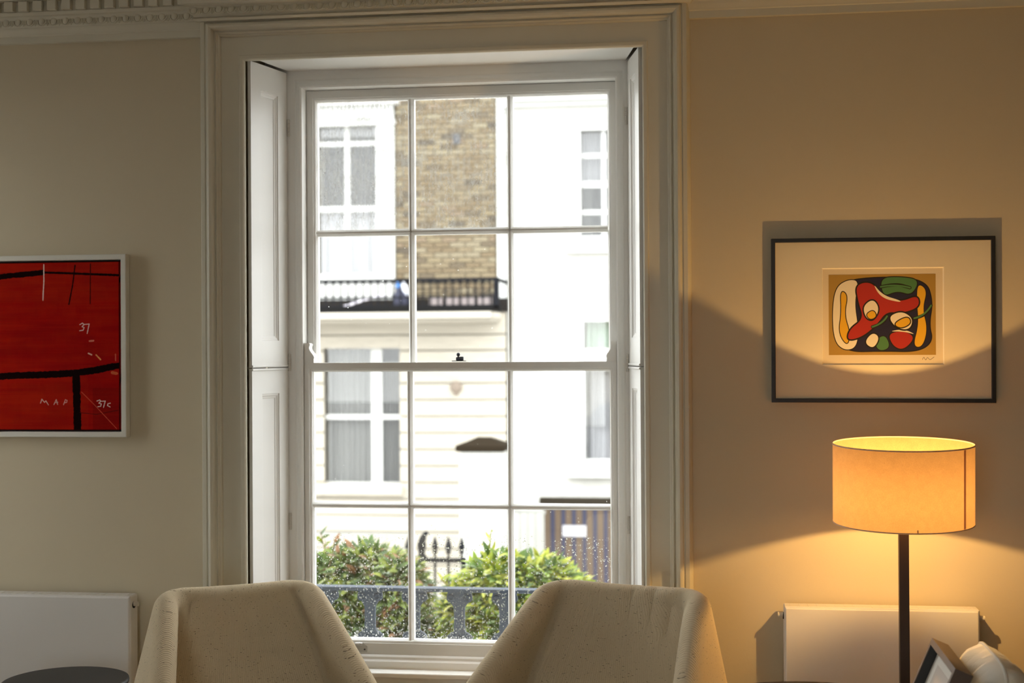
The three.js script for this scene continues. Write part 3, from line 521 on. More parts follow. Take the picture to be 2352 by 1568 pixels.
// ---------------------------------------------------------------- outside: street, houses, garden
const STREET = -1.9, FZ = -15;
{
  const asphalt = std(0.26, 0.26, 0.27, 0.5), paving = std(0.42, 0.41, 0.39, 0.7);
  const g = obj('ground', bx(-70, 70, STREET - 0.5, STREET, -60, 60), asphalt); g.userData.kind = 'structure';
  const p = obj('pavement', bx(-40, 40, STREET, STREET + 0.12, -15, -11.4), paving); p.userData.kind = 'structure';
  const q = obj('front_garden', bx(-12, 10, STREET, STREET + 0.10, -5.2, -0.4), std(0.42, 0.41, 0.38, 0.8)); q.userData.kind = 'structure';
}
const stuccoBump = dataTex(256, (x, y) => { const i = y * 256 + x, v = 255 * (0.6 * N16[i] + 0.4 * N64[i]); return [v, v, v]; });
const stuccoStain = (a, b) => dataTex(256, (x, y) => { const i = y * 256 + x, v = a + b * (0.6 * N8[i] + 0.4 * N16[i]); return [v, v - 2, v - 6]; }, true);
const dull = (r, g, b) => new THREE.MeshPhysicalMaterial({ color: new THREE.Color().setRGB(r, g, b), roughness: 0.9, specularIntensity: 0.12 });
const E = {
  cream: std(0.60, 0.56, 0.49, 0.85, { map: stuccoStain(222, 22), bumpMap: stuccoBump, bumpScale: 0.002 }),
  white: std(0.60, 0.60, 0.58, 0.7), whiteWall: std(0.66, 0.66, 0.64, 0.85, { map: stuccoStain(230, 18) }),
  mortar: std(0.27, 0.25, 0.20, 0.95), iron: dull(0.012, 0.013, 0.016), grey: new THREE.MeshPhysicalMaterial({ color: new THREE.Color().setRGB(0.05, 0.064, 0.088), roughness: 0.6, specularIntensity: 0.35 }),
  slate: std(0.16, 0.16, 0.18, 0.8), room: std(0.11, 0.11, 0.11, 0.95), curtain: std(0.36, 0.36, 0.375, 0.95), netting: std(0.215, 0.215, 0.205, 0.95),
  green: std(0.25, 0.33, 0.28, 0.9), wood: std(0.10, 0.065, 0.038, 0.6), gap: std(0.02, 0.023, 0.055, 0.6), stone: dull(0.022, 0.016, 0.010),
};
const fx = (px) => X(px, FZ), fy = (py) => Y(py, FZ, 1050);
// a far window: reveal box, frame, bars, panes and curtains, all on the facade
function farWindow(parent, px0, px1, py0, py1, cols, bars, curtain, frameMat = E.white, mid) {
  const x0 = X(px0, FZ), x1 = X(px1, FZ), y1 = Y(py0, FZ, px0), y0 = Y(py1, FZ, px0), z = FZ;
  const f = obj('window', [bx(x0 - 0.07, x0, y0 - 0.07, y1 + 0.05, z - 0.12, z - 0.03), bx(x1, x1 + 0.07, y0 - 0.07, y1 + 0.05, z - 0.12, z - 0.03), bx(x0, x1, y1, y1 + 0.05, z - 0.12, z - 0.03), bx(x0 - 0.001, x1 + 0.001, y0 - 0.08, y0 + 0.02, z - 0.121, z - 0.032),
    ...cols.map(([a, b]) => bx(X(a, z), X(b, z), y0, y1, z - 0.1, z - 0.05)), ...bars.map(([a, b]) => bx(x0, x1, Y(b, z, px0), Y(a, z, px0), z - 0.102, z - 0.052))], frameMat, parent);
  const xs = [x0, ...cols.flatMap(([a, b]) => [X(a, z), X(b, z)]), x1], ys = [y1, ...bars.flatMap(([a, b]) => [Y(a, z, px0), Y(b, z, px0)]), y0];
  for (let i = 0; i < xs.length; i += 2) for (let j = 0; j < ys.length; j += 2) obj('pane', bx(xs[i], xs[i + 1], ys[j + 1], ys[j], z - 0.075, z - 0.071), M.glass, f);
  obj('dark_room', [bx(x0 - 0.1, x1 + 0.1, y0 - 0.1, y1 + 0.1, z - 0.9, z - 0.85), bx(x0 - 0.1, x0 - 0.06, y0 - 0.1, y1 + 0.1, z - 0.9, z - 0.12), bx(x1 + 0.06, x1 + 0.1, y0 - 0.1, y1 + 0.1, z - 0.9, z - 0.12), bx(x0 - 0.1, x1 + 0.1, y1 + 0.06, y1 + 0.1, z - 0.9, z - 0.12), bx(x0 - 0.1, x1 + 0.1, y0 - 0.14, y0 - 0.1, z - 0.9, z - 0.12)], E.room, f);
  for (const [cx0, cx1, cy0, cy1, mat] of curtain) {
    const a = X(cx0, z), b = X(cx1, z), t = Y(cy0, z, px0), u = Y(cy1, z, px0), n = 40, rows = [];
    for (const y of [u, t]) rows.push(Array.from({ length: n + 1 }, (_, i) => new V3(a + (b - a) * i / n, y, z - 0.2 + 0.03 * Math.sin(i * 1.25) + 0.012 * Math.sin(i * 2.9))));
    const gg = fromGrid(rows); gg.computeVertexNormals(); obj('curtain', gg, mat, f);
  }
  return f;
}
// --- brick house
{
  const t = thing('brick_house', 'terraced house of weathered yellow brick over a cream banded ground floor', 'house', [0, 0, 0]);
  const bx0 = fx(909), bx1 = fx(1159), ytop = 6.6, ysl = 2.16;
  const wx0 = fx(728), wx1 = fx(868), wy1 = Y(290, FZ, 735), wy0 = Y(632, FZ, 735), gx0 = fx(745), gx1 = fx(919), gy1 = Y(800, FZ, 800), gy0 = Y(1110, FZ, 800);
  const s = new THREE.Shape([new V2(-9, STREET), new V2(bx1, STREET), new V2(bx1, ytop), new V2(-9, ytop)]);
  const hole = (a, b, c, d) => s.holes.push(new THREE.Path([new V2(a, c), new V2(a, d), new V2(b, d), new V2(b, c)]));
  hole(wx0, wx1, wy0, wy1); hole(gx0, gx1, gy0, gy1);
  obj('wall', new THREE.ExtrudeGeometry(s, { depth: 0.35, bevelEnabled: false }).translate(0, 0, FZ - 0.37), E.mortar, t);
  // bricks, each its own piece
  const tones = [[0.62, 0.50, 0.34], [0.52, 0.40, 0.26], [0.70, 0.60, 0.44], [0.40, 0.32, 0.23], [0.66, 0.54, 0.36], [0.30, 0.25, 0.20], [0.60, 0.46, 0.33], [0.74, 0.64, 0.46]];
  const bm = tones.map(([r, g, b]) => std(r * 0.34, g * 0.33, b * 0.30, 0.95, { bumpMap: stuccoBump, bumpScale: 0.004 }));
  const geos = [0.212, 0.1].map((w) => new THREE.BoxGeometry(w, 0.062, 0.04));
  const xl = bx0 + 0.02, rows = Math.floor((5.35 - 2.34) / 0.0735); let n = 0;
  for (let j = 0; j < rows; j++) {
    const y = 2.34 + j * 0.0735; let x = xl, k = j % 2 ? 1 : 0; if (j % 2) { const m = obj('brick', geos[1], bm[Math.floor(rnd() * 8)], t); m.position.set(x + 0.05, y, FZ + 0.004); x += 0.112; n++; }
    while (x + 0.21 < bx1 - 0.02) { const m = obj('brick', geos[0], bm[Math.floor(rnd() * rnd() * 9.4) % 8], t); m.position.set(x + 0.106, y + rr(-0.002, 0.002), FZ + rr(-0.001, 0.006)); x += 0.224; n++; }
    if (bx1 - 0.01 - x > 0.08) { const m = obj('brick', geos[1], bm[Math.floor(rnd() * 8)], t); m.position.set(x + 0.05, y, FZ + 0.003); n++; }
  }
  // corner strip, window surround with pilaster, cornice over the window
  obj('window_surround', [bx(wx1 + 0.0, bx0, 2.2, Y(235, FZ, 880), FZ - 0.3, FZ + 0.06), bx(wx0 - 0.3, bx0 + 0.0, Y(276, FZ, 800), Y(240, FZ, 800), FZ - 0.3, FZ + 0.05), bx(wx0 - 0.35, bx0 + 0.08, Y(246, FZ, 800), Y(232, FZ, 800), FZ - 0.3, FZ + 0.20, 0.02), bx(wx0 - 0.3, bx0 + 0.02, Y(290, FZ, 800), Y(280, FZ, 800), FZ - 0.3, FZ + 0.09), bx(-9, wx0, 2.2, 6.5, FZ - 0.02, FZ + 0.06)], E.white, t);
  obj('spandrel', bx(wx0 - 0.02, wx1 + 0.002, 2.19, wy0 - 0.005, FZ - 0.1, FZ + 0.03, 0.01), E.white, t);
  obj('surround_bracket', [bx(fx(880), fx(899), Y(346, FZ, 890), Y(270, FZ, 890), FZ, FZ + 0.14, 0.02), bx(fx(882), fx(897), Y(322, FZ, 890), Y(300, FZ, 890), FZ + 0.1, FZ + 0.17, 0.02)], E.white, t);
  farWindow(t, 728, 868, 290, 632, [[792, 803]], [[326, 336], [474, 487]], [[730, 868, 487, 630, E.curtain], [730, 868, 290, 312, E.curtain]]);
  obj('air_vent', [bx(fx(1044), fx(1061), Y(328, FZ), Y(304, FZ), FZ, FZ + 0.035, 0.004), ...[0, 1, 2].map((k) => bx(fx(1046), fx(1059), Y(324 - k * 7, FZ), Y(321 - k * 7, FZ), FZ + 0.03, FZ + 0.042))], std(0.10, 0.10, 0.105, 0.8), t);
  // banded stucco ground floor
  const yb = [718, 770, 806, 843.5, 881, 919, 957, 995, 1033, 1071, 1109, 1147, 1185, 1223, 1261, 1299, 1337, 1400].map((p) => Y(p, FZ, 1000));
  for (let i = 0; i + 1 < yb.length; i++) {
    const a = yb[i], b = yb[i + 1] + 0.018, w = (x0, x1) => obj('stucco_course', bx(x0, x1, b, a, FZ - 0.02, FZ + 0.05, 0.008), E.cream, t);
    const overlaps = a > gy0 - 0.02 && b < gy1 + 0.01; 
    if (overlaps) { const top = Math.min(a, 99); w(gx1 + 0.0, bx1 + 0.02); w(-9, gx0); if (a > gy1) obj('stucco_course', bx(gx0, gx1, gy1, a, FZ - 0.02, FZ + 0.05), E.cream, t); if (b < gy0 && a > gy0) obj('stucco_course', bx(gx0, gx1, b, gy0, FZ - 0.02, FZ + 0.05), E.cream, t); }
    else w(-9, bx1 + 0.02);
  }
  obj('window_ledge', bx(gx0 - 0.3, gx1 + 0.05, Y(1134, FZ, 800), Y(1114, FZ, 800), FZ, FZ + 0.16, 0.015), E.cream, t);
  farWindow(t, 745, 919, 800, 1110, [[850, 875]], [[952, 963]], [[745, 850, 800, 1110, E.netting], [875, 919, 830, 1110, E.netting]]);
  obj('wall_lamp', [new THREE.SphereGeometry(0.085, 16, 10).scale(1, 1, 0.5).translate(fx(1049), Y(888, FZ), FZ + 0.08), bx(fx(1044), fx(1054), Y(907, FZ), Y(898, FZ), FZ + 0.05, FZ + 0.09, 0.01)], std(0.24, 0.19, 0.15, 0.8), t);
  // parapet strip and downpipe at the join with the next house
  obj('corner_strip', bx(bx1 - 0.09, bx1 + 0.03, 2.3, ytop, FZ - 0.02, FZ + 0.05), E.white, t);
  // balcony slab on a cove
  const bz = FZ + 1.0;
  obj('balcony_slab', [bx(-9, fx(1154), Y(731, bz, 1000), Y(716, bz, 1000), FZ, bz + 0.03, 0.012), bx(-9, fx(1150), Y(738, bz, 1000), Y(731, bz, 1000), FZ, bz - 0.07, 0.02)], E.cream, t);
  obj('balcony_kerb', bx(-9, X(1150, bz), Y(716, bz, 1000), Y(703, bz, 1000), bz - 0.10, bz), dull(0.010, 0.010, 0.010), t);
  const bal = obj('balcony_railing', [bx(-8, X(1146, bz), Y(646, bz, 1000), Y(639, bz, 1000), bz - 0.05, bz - 0.01), bx(-8, X(1146, bz), Y(706, bz, 1000), Y(700, bz, 1000), bz - 0.05, bz - 0.01), bx(-8, X(1146, bz), Y(684, bz, 1000), Y(680, bz, 1000), bz - 0.045, bz - 0.015), bx(X(1134, bz), X(1146, bz), Y(708, bz, 1000), Y(638, bz, 1000), bz - 0.06, bz), bx(X(1137, bz), X(1144, bz), Y(646, bz, 1000), Y(639, bz, 1000), FZ, bz - 0.02)], E.iron, t);
  const y0 = Y(704, bz, 1000), y1 = Y(643, bz, 1000), one = mergeGeometries([new THREE.CylinderGeometry(0.012, 0.012, y1 - y0, 6), new THREE.TorusGeometry(0.042, 0.009, 5, 10, Math.PI).rotateZ(Math.PI).translate(-0.052, (y1 - y0) / 2 - 0.0, 0), new THREE.CylinderGeometry(0.02, 0.02, 0.03, 6).translate(0, -(y1 - y0) * 0.12, 0)]);
  for (let i = 0; i < 30; i++) { const b = obj('baluster', one, E.iron, bal); b.position.set(X(1126 - i * 17.2, bz), (y0 + y1) / 2, bz - 0.03); }
  obj('lead_upstand', bx(-9, X(1146, bz), Y(716, FZ + 0.1, 1000), Y(686, FZ + 0.1, 1000), FZ + 0.06, FZ + 0.1), dull(0.02, 0.018, 0.017), t);
}
{ // things standing on the balcony
  const z = FZ + 0.4;
  const b = thing('covered_bundle', 'dark covered bundle with blue and white cloth on the far balcony', 'bundle', [X(926, z), Y(706, z, 926), z]);
  obj('cover', lathe([[0.001, 0], [0.13, 0.0], [0.15, 0.08], [0.12, 0.2], [0.07, 0.28], [0.001, 0.3]], 18), std(0.03, 0.032, 0.06, 0.8), b);
  obj('blue_cloth', new THREE.SphereGeometry(0.055, 12, 8).scale(0.9, 1.1, 0.8).translate(-0.05, 0.31, 0.02), std(0.08, 0.22, 0.55, 0.8), b);
  obj('white_cloth', [new THREE.SphereGeometry(0.05, 12, 8).scale(0.8, 1.2, 0.8).translate(0.0, 0.33, 0.03), new THREE.SphereGeometry(0.06, 12, 8).scale(0.9, 1.9, 0.7).rotateZ(0.5).translate(0.07, 0.23, 0.08)], std(0.75, 0.77, 0.85, 0.9), b);
  const h = obj('white_hose', tube([[X(768, z), Y(712, z, 768), z + 0.1], [X(800, z), Y(702, z, 800), z + 0.05], [X(840, z), Y(688, z, 840), z], [X(880, z), Y(676, z, 880), z - 0.1]], 0.016, 24, 6), std(0.8, 0.76, 0.85, 0.6));
  h.userData = { label: 'pale hose lying slanted behind the far balcony railing', category: 'hose' };
  const pz = FZ + 0.35;
  const p = thing('planter', 'row of pale planters on the brick end of the balcony', 'planter', [X(1055, pz), Y(712, pz, 1055), pz]);
  for (let k = 0; k < 4; k++) obj('planter_box', bx(-0.42 + k * 0.23, -0.23 + k * 0.23, 0.02, 0.19, -0.06, 0.06, 0.02), std(0.26, 0.22, 0.22, 0.9), p);
}
// --- white rendered house
{
  const t = thing('white_house', 'white rendered house with pale sash windows next to the brick house', 'house', [0, 0, 0]);
  const x0 = fx(1166), x1 = 6, top = Y(232, FZ, 1280);
  const wins = [[1336, 1452, 300, 545], [1340, 1452, 738, 804], [1342, 1452, 850, 1058]];
  const s = new THREE.Shape([new V2(x0, STREET), new V2(x1, STREET), new V2(x1, top), new V2(x0, top)]);
  for (const [a, b, c, d] of wins) s.holes.push(new THREE.Path([new V2(fx(a), Y(d, FZ, a)), new V2(fx(a), Y(c, FZ, a)), new V2(fx(b), Y(c, FZ, a)), new V2(fx(b), Y(d, FZ, a))]));
  obj('wall', new THREE.ExtrudeGeometry(s, { depth: 0.34, bevelEnabled: false }).translate(0, 0, FZ - 0.36), E.whiteWall, t);
  obj('eaves', [bx(x0, x1, top - 0.02, top + 0.05, FZ - 0.1, FZ + 0.26, 0.01), bx(x0, x1, top - 0.08, top - 0.02, FZ - 0.1, FZ + 0.1)], E.white, t);
  obj('roof', extrude([[-2, 0.9], [0.25, 0.05], [0.25, 0.0], [-2, 0]].map(([z, y]) => [-z, y]), x1 - x0).rotateY(Math.PI / 2).translate(x0, top + 0.05, FZ), E.slate, t);
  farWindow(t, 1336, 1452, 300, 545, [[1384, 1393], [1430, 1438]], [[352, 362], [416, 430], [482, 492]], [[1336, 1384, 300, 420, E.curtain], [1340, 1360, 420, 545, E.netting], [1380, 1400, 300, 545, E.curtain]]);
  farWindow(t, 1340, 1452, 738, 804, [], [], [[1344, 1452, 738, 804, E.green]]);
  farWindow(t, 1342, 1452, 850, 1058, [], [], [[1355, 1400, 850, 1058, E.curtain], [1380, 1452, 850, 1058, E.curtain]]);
  obj('window_surround', [bx(fx(1320), fx(1336), Y(560, FZ, 1340), Y(286, FZ, 1340), FZ - 0.05, FZ + 0.035, 0.006), bx(fx(1319), fx(1470), Y(300, FZ, 1340), Y(282, FZ, 1340), FZ - 0.05, FZ + 0.045, 0.006), bx(fx(1325), fx(1340), Y(815, FZ, 1340), Y(724, FZ, 1340), FZ - 0.05, FZ + 0.04, 0.006), bx(fx(1324), fx(1470), Y(738, FZ, 1340), Y(721, FZ, 1340), FZ - 0.05, FZ + 0.05, 0.006), bx(fx(1325), fx(1342), Y(1064, FZ, 1340), Y(850, FZ, 1340), FZ - 0.05, FZ + 0.035, 0.006)], E.white, t);
  for (const [a, y] of [[1298, 582], [1330, 826], [1302, 1095]]) obj('window_ledge', bx(fx(a), fx(1480), Y(y, FZ, a), Y(y, FZ, a) + 0.1, FZ - 0.04, FZ + 0.14, 0.012), E.white, t);
}
// --- gate pier, plank gate with sign, far railings
{
  const z = -13.2, x0 = X(1054, z), x1 = X(1150, z), y1 = Y(1037, z, 1100);
  const t = thing('gate_pier', 'white rendered gate pier with a dark weathered cap stone', 'pier', [(x0 + x1) / 2, STREET + 0.12, z - (x1 - x0) / 2]);
  const w = (x1 - x0) / 2, h = y1 - STREET - 0.12;
  obj('shaft', bx(-w, w, 0, h, -w, w, 0.01), E.whiteWall, t);
  const cap = new THREE.CylinderGeometry(0.28, 1, 0.10, 4, 1).rotateY(Math.PI / 4).scale((w + 0.05) * 1.414, 1, (w + 0.05) * 1.414);
  obj('cap_stone', [bx(-w - 0.05, w + 0.05, h, h + 0.085, -w - 0.05, w + 0.05, 0.02), toCreasedNormals(cap, 0.4).translate(0, h + 0.12, 0)], E.stone, t);
}
{
  const z = -14.2, x0 = X(1247, z), n = 9, pitch = 24.3;
  const yT = Y(1165, z, 1300), yB = STREET + 0.15;
  const t = thing('plank_gate', 'brown vertical plank gate with dark blue strips beside the white house', 'gate', [x0, yB, z]);
  for (let i = 0; i < n; i++) {
    const a = X(1247 + i * pitch, z) - x0, b = X(1247 + (i + 1) * pitch, z) - x0;
    obj('plank', bx(a, b - 0.05, 0, yT - yB, -0.03, 0.0, 0.004), E.wood, t);
    obj('strip', bx(b - 0.052, b + 0.002, 0, yT - yB, -0.028, 0.012, 0.003), E.gap, t);
  }
  obj('lintel', bx(-0.06, X(1470, z) - x0, Y(1158, z, 1300) - yB, Y(1143, z, 1300) - yB, -0.1, 0.05, 0.01), dull(0.03, 0.025, 0.018), t);
  obj('back_board', bx(-0.02, X(1470, z) - x0, 0, yT - yB + 0.05, -0.05, -0.03), E.gap, t);
  const s = obj('gate_sign', bx(X(1289, z + 0.03), X(1344, z + 0.03), Y(1232, z + 0.03, 1300), Y(1206, z + 0.03, 1300), z + 0.013, z + 0.03, 0.003), std(0.42, 0.41, 0.43, 0.6));
  s.userData = { label: 'blank white rectangular plate fixed on the brown plank gate', category: 'sign' };
}
function railing(name, label, px0, px1, n, pyTop, pyBot, z, r, mat, spear, rails) {
  const x0 = X(px0, z), x1 = X(px1, z), y1 = Y(pyTop, z, (px0 + px1) / 2), y0 = pyBot;
  const t = thing(name, label, 'railing', [x0, y0, z]);
  for (let i = 0; i < n; i++) {
    const g = [new THREE.CylinderGeometry(r, r, y1 - y0, 6).translate(0, (y1 - y0) / 2, 0)];
    if (spear) g.push(new THREE.ConeGeometry(r * 2.6, r * 8, 6).translate(0, y1 - y0 + r * 6.5, 0), new THREE.SphereGeometry(r * 2.4, 8, 6).translate(0, y1 - y0 + r * 2, 0), new THREE.CylinderGeometry(r * 2.2, r * 2.2, r * 1.4, 6).translate(0, y1 - y0 - r * 1.5, 0));
    obj('bar', g, mat, t).position.set((x1 - x0) * i / (n - 1), 0, 0);
  }
  for (const py of rails) { const y = Y(py, z, (px0 + px1) / 2) - y0; obj('rail', bx(-r * 2, x1 - x0 + r * 2, y - r * 1.6, y + r * 1.6, -r * 1.3, r * 1.3), mat, t); }
  return t;
}
railing('railing', 'thin pale railing in front of the banded ground floor wall', 690, 945, 14, 1224, STREET + 0.12, -14.0, 0.011, std(0.30, 0.30, 0.28, 0.7), false, [1226]);
railing('railing', 'thin pale railing between the gate pier and the plank gate', 1156, 1246, 6, 1172, STREET + 0.12, -13.9, 0.013, std(0.33, 0.33, 0.31, 0.7), false, [1175]);
{
  const z = -8.3, t = railing('railing', 'black iron railing with spear heads behind the two shrubs', 935, 1058, 5, 1262, STREET + 0.1, z, 0.013, E.iron, true, [1286]);
  const x = X(966, z) - t.position.x, y = -t.position.y;
  const yy = (p) => Y(p, z, 966) + y;
  obj('post', lathe([[0.02, 0], [0.032, yy(1345)], [0.045, yy(1335)], [0.03, yy(1320)], [0.028, yy(1290)], [0.05, yy(1285)], [0.05, yy(1278)], [0.03, yy(1272)], [0.036, yy(1262)], [0.045, yy(1250)], [0.03, yy(1240)], [0.015, yy(1232)], [0.001, yy(1226)]], 14).translate(x, 0, 0), E.iron, t);
  obj('scroll', tube([[x, yy(1250), 0.03], [x + 0.03, yy(1238), 0.03], [x + 0.035, yy(1226), 0.02], [x + 0.06, yy(1222), 0.01]], 0.02, 16, 6), E.iron, t);
}
// small dark finials of the railing poking out of the shrubs
for (const [px, py, z, l] of [[1297, 1285, -5.2, 'the gate side'], [1066, 1288, -5.2, 'the pier side']]) {
  const p = at(px, py, z), t = thing('fence_post', 'dark post tip showing above the bright shrub on ' + l, 'post', [p.x, STREET + 0.1, z]);
  obj('shaft', new THREE.CylinderGeometry(0.014, 0.014, p.y - STREET - 0.1, 8).translate(0, (p.y - STREET - 0.1) / 2, 0), E.iron, t);
  obj('cap', new THREE.SphereGeometry(0.02, 10, 8).scale(1, 1.4, 1).translate(0, p.y - STREET - 0.1, 0), E.iron, t);
}

// ---------------------------------------------------------------- balustrade of the window's own balcony
{
  const z = -0.75, yt = 0.674;
  const t = thing('window_balustrade', 'grey blue cast iron balustrade of ornate balusters outside the window', 'balustrade', [-0.95, 0, z]);
  obj('top_rail', bx(-1.1, 1.15, yt - 0.015, yt, -0.03, 0.03, 0.004), E.grey, t);
  obj('bottom_rail', bx(-1.1, 1.15, 0.425, 0.44, -0.02, 0.02, 0.003), E.grey, t);
  const s = new THREE.Shape(); const h = yt - 0.015 - 0.44;
  const side = [[0.045, h], [0.047, h - 0.012], [0.05, h - 0.02], [0.05, h - 0.032], [0.044, h - 0.04], [0.034, h - 0.042], [0.03, h - 0.05], [0.0205, h - 0.062], [0.0185, h * 0.5], [0.02, 0.06], [0.026, 0.05], [0.036, 0.046], [0.048, 0.036], [0.049, 0.022], [0.043, 0.014], [0.043, 0]];
  s.setFromPoints([...side.map(([x, y]) => new V2(x, y)), ...side.slice().reverse().map(([x, y]) => new V2(-x, y))]);
  const g = new THREE.ExtrudeGeometry(s, { depth: 0.014, bevelEnabled: true, bevelSize: 0.003, bevelThickness: 0.003, bevelSegments: 2 });
  const boss = new THREE.SphereGeometry(0.016, 12, 8).scale(1, 1, 0.6), vol = new THREE.TorusGeometry(0.011, 0.005, 6, 14);
  for (let i = -1; i < 11; i++) {
    const x = -1.407 + i * 0.1875 + 0.95, b = obj('baluster', g, E.grey, t); b.position.set(x, 0.44, -0.007);
    for (const q of [-0.034, 0.034]) obj('volute', vol, E.grey, b).position.set(q, h - 0.026, 0.016);
    obj('boss', boss, E.grey, b).position.set(0, 0.028, 0.016);
  }
}
obj('balcony_floor', bx(-2.0, 0.4, 0.30, 0.38, -0.95, -0.40), std(0.6, 0.6, 0.58, 0.6)).userData.kind = 'structure';

// ---------------------------------------------------------------- shrubs
function leafGeometry(len, wid, bend) {
  const rows = [], n = 5; for (let j = 0; j <= n; j++) { const q = j / n, w = wid / 2 * Math.pow(Math.sin(Math.PI * Math.min(0.985, 0.06 + q * 0.94)), 0.8), y = len * q, z = -bend * q * q * len; rows.push([new V3(-w, y, z + w * 0.35), new V3(0, y, z), new V3(w, y, z + w * 0.35)]); }
  const g = fromGrid(rows); g.computeVertexNormals(); return g;
}
const leafShapes = [leafGeometry(0.085, 0.034, 0.35), leafGeometry(0.07, 0.03, 0.6), leafGeometry(0.095, 0.03, 0.15)];
const leafMat = (r, g, b) => new THREE.MeshPhysicalMaterial({ color: new THREE.Color().setRGB(r, g, b), roughness: 0.45, transmission: 0.3, thickness: 0, side: THREE.DoubleSide });
// note: smooth thin leaves let light through, so they stay rough
const leafSets = { bright: [[0.44, 0.56, 0.03], [0.32, 0.48, 0.03], [0.62, 0.68, 0.05], [0.16, 0.30, 0.03], [0.72, 0.74, 0.10], [0.10, 0.2, 0.03]], dark: [[0.16, 0.28, 0.04], [0.10, 0.20, 0.03], [0.26, 0.38, 0.05], [0.40, 0.48, 0.05], [0.07, 0.14, 0.03], [0.20, 0.32, 0.08], [0.44, 0.22, 0.10], [0.10, 0.18, 0.05], [0.34, 0.42, 0.06]] };
for (const k in leafSets) leafSets[k] = leafSets[k].map(([r, g, b]) => { const m = leafMat(r * 0.55, g * 0.55, b * 0.55); m.roughness = 0.75; return m; });
const q0 = new THREE.Quaternion(), e0 = new THREE.Euler(), m0 = new THREE.Matrix4(), one3 = new V3(1, 1, 1);
function shrub(label, lobes, set, nBig, nRest, z0, twigs, sc = 1) {
  const c = lobes[0], t = thing('shrub', label, 'shrub', [c[0], STREET + 0.1, c[2]]);
  const bark = std(0.16, 0.11, 0.06, 0.9), base = STREET + 0.1;
  const stems = []; for (const l of lobes) stems.push(tube([[rr(-0.05, 0.05), 0, rr(-0.05, 0.05)], [(l[0] - c[0]) * 0.5, (l[1] - base) * 0.5, (l[2] - c[2]) * 0.5], [l[0] - c[0], l[1] - base + l[4] * 0.5, l[2] - c[2]]], 0.014, 10, 5));
  for (const s of stems) obj('stem', s, bark, t);
  const pick = (front) => {
    const l = lobes[Math.floor(rnd() * lobes.length)]; let d;
    do { d = new V3(rr(-1, 1), rr(-1, 1), rr(-1, 1)); } while (d.lengthSq() > 1 || d.lengthSq() < 0.05);
    d.normalize(); if (front) { d.z = Math.abs(d.z); }
    const k = front ? rr(0.9, 1.06) : Math.cbrt(rr(0.2, 1)) * 1.0;
    const p = new V3(l[0] + d.x * l[3] * k, l[1] + d.y * l[4] * k, l[2] + d.z * l[5] * k);
    const out = d.clone().add(new V3(rr(-0.6, 0.6), rr(-0.1, 0.9), rr(-0.4, 0.6))).normalize();
    const nrm = new V3(rr(-0.5, 0.5), 1, rr(-0.1, 0.9)).normalize(), xax = out.clone().cross(nrm).normalize(), zax = xax.clone().cross(out).normalize();
    m0.makeBasis(xax, out, zax); q0.setFromRotationMatrix(m0);
    return [p, q0.clone()];
  };
  for (let i = 0; i < nBig; i++) { const [p, q] = pick(true), m = obj('leaf', leafShapes[Math.floor(rnd() * 3)], set[Math.floor(rnd() * set.length)], t); m.position.set(p.x - c[0], p.y - base, p.z - c[2]); m.quaternion.copy(q); m.scale.setScalar(rr(0.75, 1.25) * sc); }
  const im = new THREE.InstancedMesh(leafShapes[1], new THREE.MeshPhysicalMaterial({ color: 0xffffff, roughness: 0.8, transmission: 0.3, thickness: 0, side: THREE.DoubleSide }), nRest);
  for (let i = 0; i < nRest; i++) { const [p, q] = pick(rnd() < 0.5); im.setMatrixAt(i, new THREE.Matrix4().compose(new V3(p.x - c[0], p.y - base, p.z - c[2]), q, one3.clone().multiplyScalar(rr(0.7, 1.15) * sc))); im.setColorAt(i, set[Math.floor(rnd() * set.length)].color); }
  im.name = 'foliage'; im.userData.kind = 'stuff'; im.castShadow = im.receiveShadow = true; t.add(im);
  for (const [pts, n] of twigs) {
    const loc = pts.map(([x, y, z]) => [x - c[0], y - base, z - c[2]]); obj('twig', tube(loc, 0.003, 12, 5), bark, t);
    const cv = new THREE.CatmullRomCurve3(loc.map((p) => new V3(...p)));
    for (let i = 0; i < n; i++) { const p = cv.getPoint(0.35 + 0.65 * i / n), m = obj('leaf', leafShapes[i % 3], set[(i * 2) % set.length], t); m.position.copy(p); e0.set(rr(-0.8, 0.4), rr(0, 6.28), (i % 2 ? 1 : -1) * rr(0.5, 1.2)); m.quaternion.setFromEuler(e0); m.scale.setScalar(rr(0.6, 0.95)); }
  }
  return t;
}
